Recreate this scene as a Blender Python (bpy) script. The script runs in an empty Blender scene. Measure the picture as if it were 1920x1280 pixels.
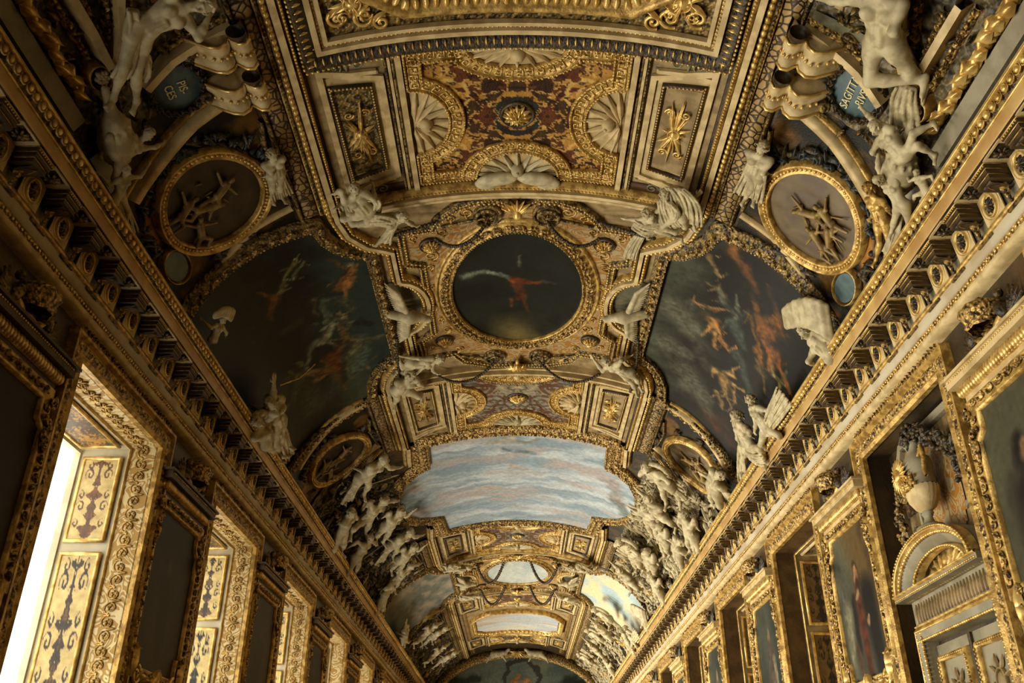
import bpy, math, random
import numpy as np
from mathutils import Vector, Matrix
R_ = random.Random(7)
C = bpy.context.scene.collection
PI = math.pi
# ---------------------------------------------------------------- vault section (metres; camera height is z = 0, lifted at the end)
A, B, ZS = 4.35, 2.6, 5.0
_ph = np.linspace(0, PI/2, 2001)
_s = np.concatenate([[0], np.cumsum(np.hypot(np.diff(A*np.sin(_ph)), np.diff(B*np.cos(_ph))))])
def VS(P):
    P = np.asarray(P, float); s = P[:, 0]; ph = np.interp(np.abs(s), _s, _ph)*np.sign(s)
    nx, nz = np.sin(ph)/A, np.cos(ph)/B; l = np.hypot(nx, nz)
    return np.stack([A*np.sin(ph)-nx/l*P[:, 2], P[:, 1], ZS+B*np.cos(ph)-nz/l*P[:, 2]], 1)
XW = 4.55
def WL(P): P = np.asarray(P, float); return np.stack([-XW+P[:, 2], P[:, 0], P[:, 1]], 1)
def WR(P): P = np.asarray(P, float); return np.stack([XW-P[:, 2], P[:, 0], P[:, 1]], 1)
def ID(P): return np.asarray(P, float)
def YP(y0):            # upright plane across the gallery, facing the camera: (x, z, d)
    return lambda P: np.stack([P[:, 0], y0-P[:, 2], P[:, 1]], 1)
def PT(s, y, d=0): return VS(np.array([[s, y, d]]))[0]
def lin(c):
    c = np.clip(np.asarray(c, float), 0, 1)
    return np.where(c <= .04045, c/12.92, ((c+.055)/1.055)**2.4)
# ---------------------------------------------------------------- noise
_lat = [np.random.RandomState(31+k).rand(64, 64) for k in range(5)]
def nz2(u, v, f=1., o=0):      # fractal value noise, roughly -1..1
    u, v = np.asarray(u, float)*f*1.3+o*17.3+50, np.asarray(v, float)*f*1.3+o*9.1+50; r = 0; w = 1.; tot = 0
    for k in range(5):
        L = _lat[(k+o) % 5]; i, j = np.floor(u).astype(int), np.floor(v).astype(int); a, b = u-i, v-j; a, b = a*a*(3-2*a), b*b*(3-2*b)
        r = r+w*((L[i % 64, j % 64]*(1-a)+L[(i+1) % 64, j % 64]*a)*(1-b)+(L[i % 64, (j+1) % 64]*(1-a)+L[(i+1) % 64, (j+1) % 64]*a)*b)
        tot += w; w *= .55; c, s = .8*u+.6*v, -.6*u+.8*v; u, v = c*2.03+3.1, s*2.03+1.7
    return np.clip((r/tot-.5)*4, -1.3, 1.3)
# ---------------------------------------------------------------- mesh builder
def _ell(nu, nv):
    th = np.linspace(0, PI, nv+1); ph = np.linspace(0, 2*PI, nu, endpoint=False)
    T, F = np.meshgrid(th, ph, indexing='ij')
    v = np.stack([np.cos(T), np.sin(T)*np.cos(F), np.sin(T)*np.sin(F)], -1).reshape(-1, 3)
    q = []
    for i in range(nv):
        for j in range(nu):
            q.append((i*nu+j, i*nu+(j+1) % nu, (i+1)*nu+(j+1) % nu, (i+1)*nu+j))
    return v, np.array(q)
EL = {n: _ell(*n) for n in ((6, 4), (8, 6), (14, 10))}
class MB:
    def __init__(s, S=ID): s.S = S; s.V = []; s.Q = []; s.K = []; s.n = 0; s.hc = False
    def add(s, v, q, col=None, S=None):
        v = (S or s.S)(np.asarray(v, float)); s.V.append(v); s.Q.append(np.asarray(q, int)+s.n); s.n += len(v)
        if col is not None: s.hc = True
        s.K.append(np.zeros((len(v), 3))+.5 if col is None else lin(col))
        return s
    def sweep(s, path, prof, closed=False, sub=.25, S=None, cap=False):
        P = np.asarray(path, float); n = len(P); pr = np.asarray(prof, float); m = len(pr)
        nx = np.roll(P, -1, 0)-P; nx /= np.maximum(np.linalg.norm(nx, axis=1)[:, None], 1e-9)
        pv = np.roll(nx, 1, 0)
        if not closed: nx[-1] = nx[-2]; pv[0] = nx[0]; pv[-1] = nx[-2]
        na = np.stack([-nx[:, 1], nx[:, 0]], 1); nb = np.stack([-pv[:, 1], pv[:, 0]], 1)
        M = na+nb; l = np.maximum((M**2).sum(1), .5)[:, None]; M = M/l*2
        pts = []
        last = n if closed else n-1
        for i in range(last):
            j = (i+1) % n; k = max(1, int(math.ceil(np.linalg.norm(P[j]-P[i])/sub)))
            for t in range(k):
                f = t/k; pts.append(np.concatenate([P[i]*(1-f)+P[j]*f, M[i]*(1-f)+M[j]*f]))
        if not closed: pts.append(np.concatenate([P[-1], M[-1]]))
        pts = np.array(pts); N = len(pts)
        uv = pts[:, None, :2]+pts[:, None, 2:]*pr[None, :, 0:1]
        v = np.concatenate([uv, np.broadcast_to(pr[None, :, 1:2], (N, m, 1))], 2).reshape(-1, 3)
        a = np.arange(N if closed else N-1); b = (a+1) % N; j = np.arange(m-1)
        q = np.stack([a[:, None]*m+j, b[:, None]*m+j, b[:, None]*m+j+1, a[:, None]*m+j+1], -1).reshape(-1, 4)
        return s.add(v, q, S=S)
    def inst(s, tv, tq, cen, ang=0., S=None):
        cen = np.asarray(cen, float).reshape(-1, 3); ang = np.broadcast_to(np.asarray(ang, float), (len(cen),))
        c, n = np.cos(ang)[:, None], np.sin(ang)[:, None]
        x = tv[None, :, 0]*c-tv[None, :, 1]*n; y = tv[None, :, 0]*n+tv[None, :, 1]*c
        v = np.stack([x, y, np.broadcast_to(tv[None, :, 2], x.shape)], -1)+cen[:, None]
        q = tq[None]+(np.arange(len(cen))*len(tv))[:, None, None]
        return s.add(v.reshape(-1, 3), q.reshape(-1, 4), S=S)
    def blobs(s, cen, r, ang=0., res=(6, 4), S=None):
        tv, tq = EL[res]; return s.inst(tv*np.array(r), tq, cen, ang, S)
    def leaf(s, cen, r, ang=0., S=None):            # pointed, arched leaf with its tip along the angle
        t = np.linspace(0, 1, 6); w = np.sin(PI*t**.7)*(1-.25*t); v = []; q = []
        for i in range(6):
            for j, f in enumerate((-1, -.5, 0, .5, 1)):
                v.append(((2*t[i]-1)*r[0], f*w[i]*r[1], r[2]*(.25+.75*math.sin(PI*(.25+.75*t[i])))*(1-.8*f*f)+(.25*r[2] if j == 2 else 0)))
        for i in range(5):
            for j in range(4): q.append((i*5+j, (i+1)*5+j, (i+1)*5+j+1, i*5+j+1))
        return s.inst(np.array(v), np.array(q), cen, ang, S)
    def box(s, a, b, S=None):
        (x0, y0, z0), (x1, y1, z1) = a, b
        v = [(x0, y0, z0), (x1, y0, z0), (x1, y1, z0), (x0, y1, z0), (x0, y0, z1), (x1, y0, z1), (x1, y1, z1), (x0, y1, z1)]
        return s.add(v, [(0, 3, 2, 1), (4, 5, 6, 7), (0, 1, 5, 4), (1, 2, 6, 5), (2, 3, 7, 6), (3, 0, 4, 7)], S=S)
    def grid(s, u0, u1, v0, v1, nu, nv, d=0., colf=None, keep=None, S=None):
        U, W = np.meshgrid(np.linspace(u0, u1, nu+1), np.linspace(v0, v1, nv+1), indexing='ij')
        D = d(U, W) if callable(d) else U*0+d
        a = (np.arange(nu)[:, None]*(nv+1)+np.arange(nv)).reshape(-1)
        q = np.stack([a, a+nv+1, a+nv+2, a+1], 1)
        if keep is not None:
            cu = (U[:-1, :-1]+U[1:, 1:])/2; cv = (W[:-1, :-1]+W[1:, 1:])/2; q = q[keep(cu, cv).reshape(-1)]
        col = colf(U, W).reshape(-1, 3) if colf else None
        return s.add(np.stack([U, W, D], -1).reshape(-1, 3), q, col, S)
    def disk(s, cu, cv, ru, rv, nr, na, d=0., colf=None, S=None, a0=0, a1=2*PI, rin=0.):
        rr = np.linspace(rin, 1, nr+1); aa = np.linspace(a0, a1, na+1); RR, AA = np.meshgrid(rr, aa, indexing='ij')
        U = cu+ru*RR*np.cos(AA); W = cv+rv*RR*np.sin(AA); D = d(U, W) if callable(d) else U*0+d
        a = (np.arange(nr)[:, None]*(na+1)+np.arange(na)).reshape(-1)
        q = np.stack([a, a+na+1, a+na+2, a+1], 1)
        return s.add(np.stack([U, W, D], -1).reshape(-1, 3), q, colf(U, W).reshape(-1, 3) if colf else None, S)
    def tube(s, path, r, n=6, S=None, closed=False):
        P = np.asarray(path, float); N = len(P); r = np.broadcast_to(np.asarray(r, float), (N,))
        T = np.gradient(P, axis=0); T /= np.maximum(np.linalg.norm(T, axis=1)[:, None], 1e-9)
        up = np.array([.03, .02, 1.]); X = np.cross(T, up); X /= np.maximum(np.linalg.norm(X, axis=1)[:, None], 1e-9); Y = np.cross(X, T)
        a = np.linspace(0, 2*PI, n, endpoint=False)
        v = P[:, None]+(X[:, None]*np.cos(a)[None, :, None]+Y[:, None]*np.sin(a)[None, :, None])*r[:, None, None]
        i = np.arange(N if closed else N-1); j = np.arange(n); i2 = (i+1) % N
        q = np.stack([i[:, None]*n+j, i2[:, None]*n+j, i2[:, None]*n+(j+1) % n, i[:, None]*n+(j+1) % n], -1).reshape(-1, 4)
        return s.add(v.reshape(-1, 3), q, S=S)
    def lathe(s, c, prof, n=20, ax=2, S=None, fl=0, fd=0.):
        pr = np.asarray(prof, float); a = np.linspace(0, 2*PI, n, endpoint=False); m = len(pr)
        rr = pr[:, 0:1]*(1+(fd*np.abs(np.sin(a*fl/2))[None] if fl else 0))
        v = np.zeros((m, n, 3)); o = [k for k in range(3) if k != ax]
        v[..., o[0]] = rr*np.cos(a); v[..., o[1]] = rr*np.sin(a); v[..., ax] = pr[:, 1:2]; v += np.asarray(c)
        i = np.arange(m-1); j = np.arange(n)
        q = np.stack([i[:, None]*n+j, i[:, None]*n+(j+1) % n, (i[:, None]+1)*n+(j+1) % n, (i[:, None]+1)*n+j], -1).reshape(-1, 4)
        return s.add(v.reshape(-1, 3), q, S=S)
    def mesh(s, name, m, smooth=True):
        me = bpy.data.meshes.new(name); V = np.concatenate(s.V); Q = np.concatenate(s.Q)
        me.vertices.add(len(V)); me.vertices.foreach_set('co', V.astype(np.float32).ravel())
        me.loops.add(Q.size); me.loops.foreach_set('vertex_index', Q.astype(np.int32).ravel())
        me.polygons.add(len(Q)); me.polygons.foreach_set('loop_start', (np.arange(len(Q))*4).astype(np.int32))
        me.polygons.foreach_set('use_smooth', np.full(len(Q), smooth))
        if s.hc:
            ca = me.color_attributes.new('Col', 'FLOAT_COLOR', 'POINT'); K = np.concatenate(s.K)
            ca.data.foreach_set('color', np.concatenate([K, np.ones((len(K), 1))], 1).astype(np.float32).ravel())
        me.update(); me.validate(); me.materials.append(m); return me
def along(path, sp, off=0., closed=False, ph=.5):
    P = np.asarray(path, float)
    if closed: P = np.concatenate([P, P[:1]])
    d = np.diff(P, axis=0); L = np.hypot(d[:, 0], d[:, 1]); c = np.concatenate([[0], np.cumsum(L)])
    n = max(1, int(round(c[-1]/sp))); t = (np.arange(n)+ph)*c[-1]/n; i = np.clip(np.searchsorted(c, t, side='right')-1, 0, len(L)-1)
    f = (t-c[i])/np.maximum(L[i], 1e-9); p = P[i]+d[i]*f[:, None]; a = np.arctan2(d[i, 1], d[i, 0])
    return np.stack([p[:, 0]-np.sin(a)*off, p[:, 1]+np.cos(a)*off], 1), a
def row(mb, path, sp, r, off=0., h=0., closed=False, rot=0., kind='b', S=None, alt=0., res=(6, 4)):
    p, a = along(path, sp, off, closed)
    if alt: a = a+alt*np.where(np.arange(len(a)) % 2, 1, -1)
    c = np.column_stack([p, np.full(len(p), h)])
    return mb.leaf(c, r, a+rot, S) if kind == 'l' else mb.blobs(c, r, a+rot, res, S)
def arc(cu, cv, ru, rv, a0, a1, n=16):
    t = np.radians(np.linspace(a0, a1, n+1)); return [(cu+ru*math.cos(x), cv+rv*math.sin(x)) for x in t]
def rect(u0, u1, v0, v1): return [(u0, v0), (u1, v0), (u1, v1), (u0, v1)]
def mir(p): return [(-a, b) for a, b in p][::-1]
def spiral(cu, cv, r, turns, a0=0., d=1, n=26, h=.03):
    t = np.linspace(0, 1, n); rr = r*(1-t*.9); a = a0+d*t*turns*2*PI
    return np.stack([cu+rr*np.cos(a), cv+rr*np.sin(a), np.full(n, h)], 1)
OG = lambda w, h, b=0.: [(0, b), (0, b+h*.45), (w*.12, b+h*.55), (w*.3, b+h), (w*.55, b+h*.85), (w*.75, b+h*.45), (w*.9, b+h*.4), (w, b+h*.3), (w, b)]
FL = lambda w0, w1, h, b=0.: [(w0, b), (w0+.004, h), (w1-.004, h), (w1, b)]
RD = lambda w0, w1, h, b=0.: [(w0+(w1-w0)*(1-math.cos(t))/2, b+(h-b)*math.sin(t)) for t in np.linspace(0, PI, 7)]
CV = lambda w0, w1, h0, h1: [(w0+(w1-w0)*t, h0+(h1-h0)*(t**2)) for t in np.linspace(0, 1, 6)]
def inpoly(poly):
    P = np.asarray(poly, float)
    def f(u, v):
        r = np.zeros(u.shape, bool); n = len(P)
        for i in range(n):
            (x0, y0), (x1, y1) = P[i], P[(i+1) % n]
            if y0 == y1: continue
            k = ((y0 > v) != (y1 > v)) & (u < (x1-x0)*(v-y0)/(y1-y0)+x0); r ^= k
        return r
    return f
# ---------------------------------------------------------------- objects
def thing(name, label, cat, loc, group=None, rz=0.):
    o = bpy.data.objects.new(name, None); C.objects.link(o); o.empty_display_size = .2
    o.location = [float(q) for q in loc]; o.rotation_euler = (0, 0, rz); o['label'] = label; o['category'] = cat
    if group: o['group'] = group
    return o
def part(name, mb, m, par=None, smooth=True, label=None, local=False):
    me = mb if isinstance(mb, bpy.types.Mesh) else mb.mesh(name, m, smooth)
    o = bpy.data.objects.new(name, me); C.objects.link(o)
    if par:
        o.parent = par
        if par.type == 'EMPTY' and not local: o.location = -par.location
    if label: o['label'] = label
    return o
def struct(name, mb, m, smooth=False, par=None):
    o = part(name, mb, m, par, smooth)
    if not par: o['kind'] = 'structure'
    return o
def tag(o, label, cat, group=None):
    o['label'] = label; o['category'] = cat
    if group: o['group'] = group
    return o
def dup(root, loc, rz=None, label=None):
    r = root.copy(); C.objects.link(r); r.location = loc
    if rz is not None: r.rotation_euler = (0, 0, rz)
    if label: r['label'] = label
    for ch in root.children:
        c = ch.copy(); C.objects.link(c); c.parent = r
        for g in ch.children:
            e = g.copy(); C.objects.link(e); e.parent = c
    return r
# ---------------------------------------------------------------- materials
def mat(name, c1, c2=None, sc=6., metal=0., rough=.5, bump=0., bsc=30., kind='noise', attr=False, lo=.42, hi=.58, emit=0., bd=.02, vor=False, bump2=0., spec=.5):
    m = bpy.data.materials.new(name); m.use_nodes = True; nt = m.node_tree; N = nt.nodes; L = nt.links
    b = N['Principled BSDF']; b.inputs['Metallic'].default_value = metal; b.inputs['Roughness'].default_value = rough
    b.inputs['Specular IOR Level'].default_value = spec
    tc = N.new('ShaderNodeTexCoord'); co = tc.outputs['Object']
    c1 = (*lin(c1), 1); c2 = (*lin(c2), 1) if c2 is not None else None
    src = None
    if attr:
        at = N.new('ShaderNodeVertexColor'); at.layer_name = 'Col'
        n = N.new('ShaderNodeTexNoise'); n.inputs['Scale'].default_value = sc; n.inputs['Detail'].default_value = 6
        L.new(co, n.inputs['Vector'])
        r = N.new('ShaderNodeValToRGB'); r.color_ramp.elements[0].position = lo; r.color_ramp.elements[1].position = hi
        r.color_ramp.elements[0].color = c1; r.color_ramp.elements[1].color = c2; L.new(n.outputs['Fac'], r.inputs['Fac'])
        mx = N.new('ShaderNodeMix'); mx.data_type = 'RGBA'; mx.blend_type = 'MULTIPLY'; mx.inputs[0].default_value = 1
        L.new(at.outputs['Color'], mx.inputs[6]); L.new(r.outputs['Color'], mx.inputs[7]); src = mx.outputs[2]
    elif c2 is not None:
        r = N.new('ShaderNodeValToRGB'); r.color_ramp.elements[0].position = lo; r.color_ramp.elements[1].position = hi
        r.color_ramp.elements[0].color = c1; r.color_ramp.elements[1].color = c2
        if kind == 'noise':
            n = N.new('ShaderNodeTexNoise'); n.inputs['Scale'].default_value = sc; n.inputs['Detail'].default_value = 5; L.new(co, n.inputs['Vector']); L.new(n.outputs['Fac'], r.inputs['Fac'])
        elif kind == 'vor':
            n = N.new('ShaderNodeTexVoronoi'); n.inputs['Scale'].default_value = sc; n.feature = 'DISTANCE_TO_EDGE'; L.new(co, n.inputs['Vector']); L.new(n.outputs['Distance'], r.inputs['Fac'])
        elif kind == 'scroll':
            n = N.new('ShaderNodeTexNoise'); n.inputs['Scale'].default_value = sc; n.inputs['Detail'].default_value = 1; n.inputs['Distortion'].default_value = 2.2; L.new(co, n.inputs['Vector'])
            w = N.new('ShaderNodeMath'); w.operation = 'MULTIPLY'; w.inputs[1].default_value = 34; L.new(n.outputs['Fac'], w.inputs[0])
            q = N.new('ShaderNodeMath'); q.operation = 'SINE'; L.new(w.outputs[0], q.inputs[0])
            e = N.new('ShaderNodeMath'); e.operation = 'MULTIPLY_ADD'; e.inputs[1].default_value = .5; e.inputs[2].default_value = .5; L.new(q.outputs[0], e.inputs[0]); L.new(e.outputs[0], r.inputs['Fac'])
        src = r.outputs['Color']
        if kind in ('scroll', 'vor') and bump2:
            bb = N.new('ShaderNodeBump'); bb.inputs['Strength'].default_value = bump2; bb.inputs['Distance'].default_value = bd; L.new(r.outputs['Color'], bb.inputs['Height']); L.new(bb.outputs[0], b.inputs['Normal'])
    if src: L.new(src, b.inputs['Base Color'])
    else: b.inputs['Base Color'].default_value = c1
    if bump:
        if vor:
            n = N.new('ShaderNodeTexVoronoi'); n.feature = 'SMOOTH_F1'; n.inputs['Scale'].default_value = bsc; o = n.outputs['Distance']
        else:
            n = N.new('ShaderNodeTexNoise'); n.inputs['Scale'].default_value = bsc; n.inputs['Detail'].default_value = 4; o = n.outputs['Fac']
        L.new(co, n.inputs['Vector'])
        bp = N.new('ShaderNodeBump'); bp.inputs['Strength'].default_value = bump; bp.inputs['Distance'].default_value = bd
        L.new(o, bp.inputs['Height']); L.new(bp.outputs[0], b.inputs['Normal'])
    if emit:
        b.inputs['Emission Color'].default_value = c1; b.inputs['Emission Strength'].default_value = emit
    return m
GOLD = mat('gilding', (.82, .67, .37), (.58, .44, .20), 9, .35, .4, .5, 40, bd=.01)
GOLDC = mat('carved_gilding', (.84, .68, .38), (.30, .21, .10), 22, .3, .42, 1., 34, lo=.40, hi=.58, bd=.03, vor=True)
GOLDD = mat('aged_gilding', (.56, .45, .23), (.21, .16, .08), 14, .25, .45, .8, 30, bd=.03, vor=True)
GOLDB = mat('burnished_gilding', (.92, .78, .47), (.73, .57, .29), 8, .45, .32, .2, 30, bd=.006)
CREAM = mat('cream_stucco', (.80, .70, .50), (.68, .58, .39), 5, 0, .6, .3, 40, bd=.006)
TAN = mat('tan_stucco', (.60, .50, .33), (.47, .38, .22), 5, 0, .6, .4, 30, bd=.01)
SCROLLG = mat('gilt_scrollwork_on_cream', (.66, .58, .42), (.62, .42, .16), 3.2, .2, .5, kind='scroll', bump2=.6, bd=.012)
SCROLLD = mat('dark_scrollwork_on_gold', (.16, .11, .06), (.66, .45, .18), 5, .3, .45, kind='scroll', bump2=.8, bd=.015)
STAT = mat('pale_stucco_figure', (.74, .68, .53), (.62, .56, .42), 7, 0, .62, .25, 25, bd=.006)
LATT = mat('lattice_relief', (.18, .12, .06), (.62, .50, .30), 11, .2, .5, kind='vor', lo=.05, hi=.13, bump2=1., bd=.03)
DARKP = mat('dark_bronze_paint', (.15, .12, .06), (.26, .19, .08), 3, .1, .5, .5, 14, bd=.02)
OLIVE = mat('olive_paint', (.30, .28, .19), (.40, .37, .25), 4, 0, .6, .3, 20)
REDB = mat('dark_red_brown_paint', (.22, .12, .06), (.30, .18, .08), 2, 0, .5)
SLATE = mat('slate_blue_plaque', (.24, .31, .32), (.30, .37, .37), 6, 0, .5, .2, 10)
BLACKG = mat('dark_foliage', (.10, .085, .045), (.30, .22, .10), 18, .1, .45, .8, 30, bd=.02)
CANVAS = mat('oil_paint', (.86, .86, .84), (1, 1, 1), 12, 0, .5, .15, 60, attr=True, lo=.3, hi=.7, bd=.004, spec=.18)
FRESCO = mat('painted_decoration', (.8, .78, .74), (1, 1, 1), 10, 0, .55, .3, 50, attr=True, lo=.3, hi=.7, bd=.006)
FRESCG = mat('gilded_painted_decoration', (.8, .78, .74), (1, 1, 1), 10, .12, .5, .6, 45, attr=True, lo=.3, hi=.7, bd=.012, spec=.25)
BANDC = mat('lit_cream_scroll_band', (.88, .80, .60), (.70, .55, .28), 3.2, .1, .5, kind='scroll', bump2=.6, bd=.012)  # lighter copy of the gilt scrollwork, window light put into its colour
NICHE = mat('brown_niche_paint', (.34, .25, .12), (.26, .18, .08), 4, .1, .5, .4, 20)
RELB = mat('bronze_relief', (.55, .44, .22), (.42, .32, .15), 8, .1, .5)
WHITE = mat('white_painted_reveal', (.84, .80, .68), (.76, .71, .58), 3, 0, .5)
WALLM = mat('brown_gilt_wall_paint', (.20, .15, .08), (.30, .22, .11), 1.5, .15, .5, .3, 20)
GREYW = mat('grey_painted_panelling', (.56, .52, .42), (.48, .44, .34), 3, 0, .55, .2, 20)
WOOD = mat('oak_floor', (.36, .26, .16), (.28, .20, .11), 3, 0, .4)
DARKC = mat('dark_brown_console', (.20, .15, .09), (.30, .23, .13), 6, .1, .5)  # dark brown of the console blocks and soffit
PANE = mat('bright_window_glazing', (.99, .98, .94), emit=4.6)
# ================================================================ SETTING: floor, walls, cornices
Y0, Y1 = -3.0, 45.6
def paint(base, strokes=(), warp=.05, f=2.):
    def g(U, W):
        du = nz2(U, W, f, 1)*warp; dv = nz2(U, W, f, 2)*warp; u = U+du; v = W+dv
        c = np.array(base(u, v)) if callable(base) else np.ones(U.shape+(3,))*np.array(base)
        for (a0, b0, a1, b1, w, col, al) in strokes:
            dx, dy = a1-a0, b1-b0; t = np.clip(((u-a0)*dx+(v-b0)*dy)/max(dx*dx+dy*dy, 1e-9), 0, 1)
            d = np.hypot(u-a0-dx*t, v-b0-dy*t)/(w*(1-.35*t)); k = al*np.clip(1.6-1.5*d, 0, 1)
            sh = 1+.28*nz2(U*1., W*1., f*3.5, 3)
            c = c*(1-k[..., None])+np.array(col)*(k*1)[..., None]*np.clip(sh, .5, 1.5)[..., None]
        return np.clip(c, 0, 1)
    return g
def mixc(a, b, t): t = np.clip(t, 0, 1)[..., None]; return np.array(a)*(1-t)+np.array(b)*t
m = MB(); m.box((-5.9, Y0, -1.75), (5.9, Y1, -1.6)); struct('floor', m, WOOD)
# vault
m = MB(VS); m.grid(-5.25, 5.25, Y0, Y1, 84, 120, 0); o = struct('ceiling', m, DARKP, True)
sm = o.modifiers.new('Solid', 'SOLIDIFY'); sm.thickness = .25; sm.offset = 1
WY = {-1: [9.3+4.6*k for k in range(-2, 8)], 1: [9.66+4.64*k for k in range(-2, 8)]}
ZT = 4.2; HW = 1.2
def wall(side):
    m = MB(); xa, xb = (XW*side, (XW+1.25)*side) if side > 0 else ((XW+1.25)*side, XW*side)
    y = Y0
    for yc in WY[side]:
        m.box((xa, y, -1.6), (xb, yc-HW, 5.35)); m.box((xa, yc-HW, ZT), (xb, yc+HW, 5.35)); m.box((xa, yc-HW, -1.6), (xb, yc+HW, -1.1)); y = yc+HW
    m.box((xa, y, -1.6), (xb, Y1, 5.35)); return m
struct('wall_left', wall(-1), WALLM); struct('wall_right', wall(1), WALLM)
m = MB(); m.box((-5.9, Y0-.2, -1.7), (5.9, Y0, 8.2)); struct('wall_near', m, WALLM)
m = MB(); m.box((-5.9, Y1, -1.7), (5.9, Y1+.25, 8.2)); struct('wall_far', m, DARKP)

PROF = [(4.33, 5.36), (3.97, 5.36), (3.96, 5.30), (4.0, 5.255)]
def run(prof, side, y0=Y0, y1=Y1, n=1):
    m = MB(); p = np.array(prof); ys = np.linspace(y0, y1, n+1)
    v = np.stack([np.repeat((p[:, 0]*side)[None], n+1, 0), np.repeat(ys[:, None], len(p), 1), np.repeat(p[:, 1][None], n+1, 0)], -1).reshape(-1, 3)
    k = len(p); q = [(i*k+j, (i+1)*k+j, (i+1)*k+j+1, i*k+j+1) for i in range(n) for j in range(k-1)]
    return m.add(v, q)
LR = {-1: 'left', 1: 'right'}
MP = .5775
for sd in (-1, 1):
    root = run([(4.30, 5.40), (3.98, 5.40), (3.955, 5.345)], sd)
    cor = struct('trim_%d' % (1 if sd < 0 else 2), root, CREAM)
    part('top_fillet', run([(3.955, 5.345), (3.945, 5.34), (3.95, 5.325), (3.985, 5.325)], sd), GOLDB, cor)
    part('ogee_bed', run([(3.985, 5.325), (4.0, 5.27), (4.03, 5.235)], sd), GOLDD, cor)
    # egg and dart
    e = MB(); ys = np.arange(Y0+.1, Y1, .1045); c = np.stack([np.full(len(ys), 3.985*sd), ys, np.full(len(ys), 5.283)], 1)
    e.blobs(c, (.034, .034, .042), res=(8, 6)); part('egg_moulding', e, GOLDB, cor)
    e = MB(); t = np.linspace(-.6, PI+.6, 9)
    ring = np.stack([np.zeros(9), np.cos(t)*.046, -np.sin(t)*.05], 1); tv = []
    k = MB(); k.tube(ring, .0075, 5); tv = np.concatenate(k.V); tq = np.concatenate(k.Q)
    c2 = c.copy(); c2[:, 0] -= .004*sd; c2 = c2[ys < 30]; c2 = c2[:280]; e.inst(tv, tq, c2); part('egg_surrounds', e, GOLD, cor)
    part('gold_fillet', run([(4.03, 5.235), (4.018, 5.23), (4.02, 5.215), (4.035, 5.212)], sd), GOLDB, cor)
    part('corona_fascia', run([(4.035, 5.212), (4.045, 5.105), (4.055, 5.095)], sd), mat('honey_fascia', (.74, .60, .36), (.66, .50, .28), 2, .1, .45), cor)
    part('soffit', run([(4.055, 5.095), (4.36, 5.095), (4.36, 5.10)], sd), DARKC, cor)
    part('frieze_field', run([(4.335, 5.095), (4.36, 4.80)], sd), GREYW, cor)
    part('frieze_strip', run([(4.36, 4.81), (4.325, 4.805), (4.325, 4.765), (4.35, 4.76)], sd), GOLD, cor)
    part('architrave_band', run([(4.35, 4.765), (4.372, 4.65), (4.385, 4.648)], sd), mat('bare_cream_band', (.72, .66, .54), (.64, .56, .42), 2, 0, .5), cor)
    part('leaf_strip', run([(4.385, 4.648), (4.40, 4.60)], sd), GOLDC, cor)
    part('architrave_fillet', run([(4.40, 4.60), (4.395, 4.59), (4.41, 4.54), (4.50, 4.535), (4.55, 4.53)], sd), CREAM, cor)
    e = MB(); ys = np.arange(Y0, 28, .055); e.blobs(np.stack([np.full(len(ys), 4.388*sd), ys, np.full(len(ys), 4.624)], 1), (.012, .021, .019)); part('bead_row', e, GOLDB, cor)
    # repeated console, rosette, frieze medallion and leaf bracket: built once at the origin, copied along the cornice
    ys = np.arange(-2.7, Y1-.3, MP)+(.22 if sd > 0 else 0.)
    def local(mb): return mb
    S = lambda P, sd=sd: np.stack([P[:, 0]*sd, P[:, 1], P[:, 2]], 1)
    cl = 'gilt-edged scroll console under the %s-hand cornice' % LR[sd]
    r0 = thing('cornice_console', cl, 'bracket', (4.08*sd, ys[0], 4.93), 'consoles under the %s cornice' % LR[sd])
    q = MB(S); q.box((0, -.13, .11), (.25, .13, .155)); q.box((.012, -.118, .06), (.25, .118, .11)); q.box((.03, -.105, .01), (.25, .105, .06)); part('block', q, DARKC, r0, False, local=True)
    q = MB(S)
    pr = [(.05, .015), (.06, -.0), (.09, -.01), (.13, -.01), (.17, -.02), (.22, -.03), (.25, -.03)]
    v = [(x, y, z) for x, z in pr for y in (-.06, -.03, .03, .06)]
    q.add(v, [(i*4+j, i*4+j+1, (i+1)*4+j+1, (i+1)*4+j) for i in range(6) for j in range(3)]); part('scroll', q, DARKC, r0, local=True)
    q = MB(S); q.box((-.006, -.134, .145), (.2, .134, .157)); q.box((.008, -.121, .10), (.2, .121, .108)); q.box((.026, -.108, .05), (.2, .108, .058))
    for i in range(8): q.blobs([(-.002, -.11+.0315*i, .128)], (.009, .011, .011))
    q.leaf([(.12, 0, -.02)], (.08, .05, .03), PI); part('gilt_edging', q, GOLD, r0, local=True)
    r1 = thing('soffit_rosette', 'small gilt rosette in the coffer between two %s-hand cornice consoles' % LR[sd], 'rosette', (4.16*sd, ys[0]+MP/2, 5.06), 'rosettes in the %s cornice soffit' % LR[sd])
    q = MB(S); q.box((-.09, -.13, .02), (-.07, .13, .034)); q.box((.12, -.13, .02), (.14, .13, .034)); q.box((-.09, -.15, .02), (.14, -.10, .03)); q.box((-.09, .10, .02), (.14, .15, .03)); part('coffer', q, CREAM, r1, False, local=True)
    q = MB(S)
    for i in range(8): a = i*PI/4; q.blobs([(.0+.045*math.cos(a), .045*math.sin(a), .0)], (.032, .016, .02), a, (6, 4))
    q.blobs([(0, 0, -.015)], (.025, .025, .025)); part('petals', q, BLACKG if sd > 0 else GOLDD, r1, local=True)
    r2 = thing('frieze_medallion', 'oval gilt frieze medallion between consoles of the %s-hand cornice' % LR[sd], 'medallion', (4.335*sd, ys[0]+MP/2, 4.94), 'frieze medallions of the %s cornice' % LR[sd])
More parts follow.
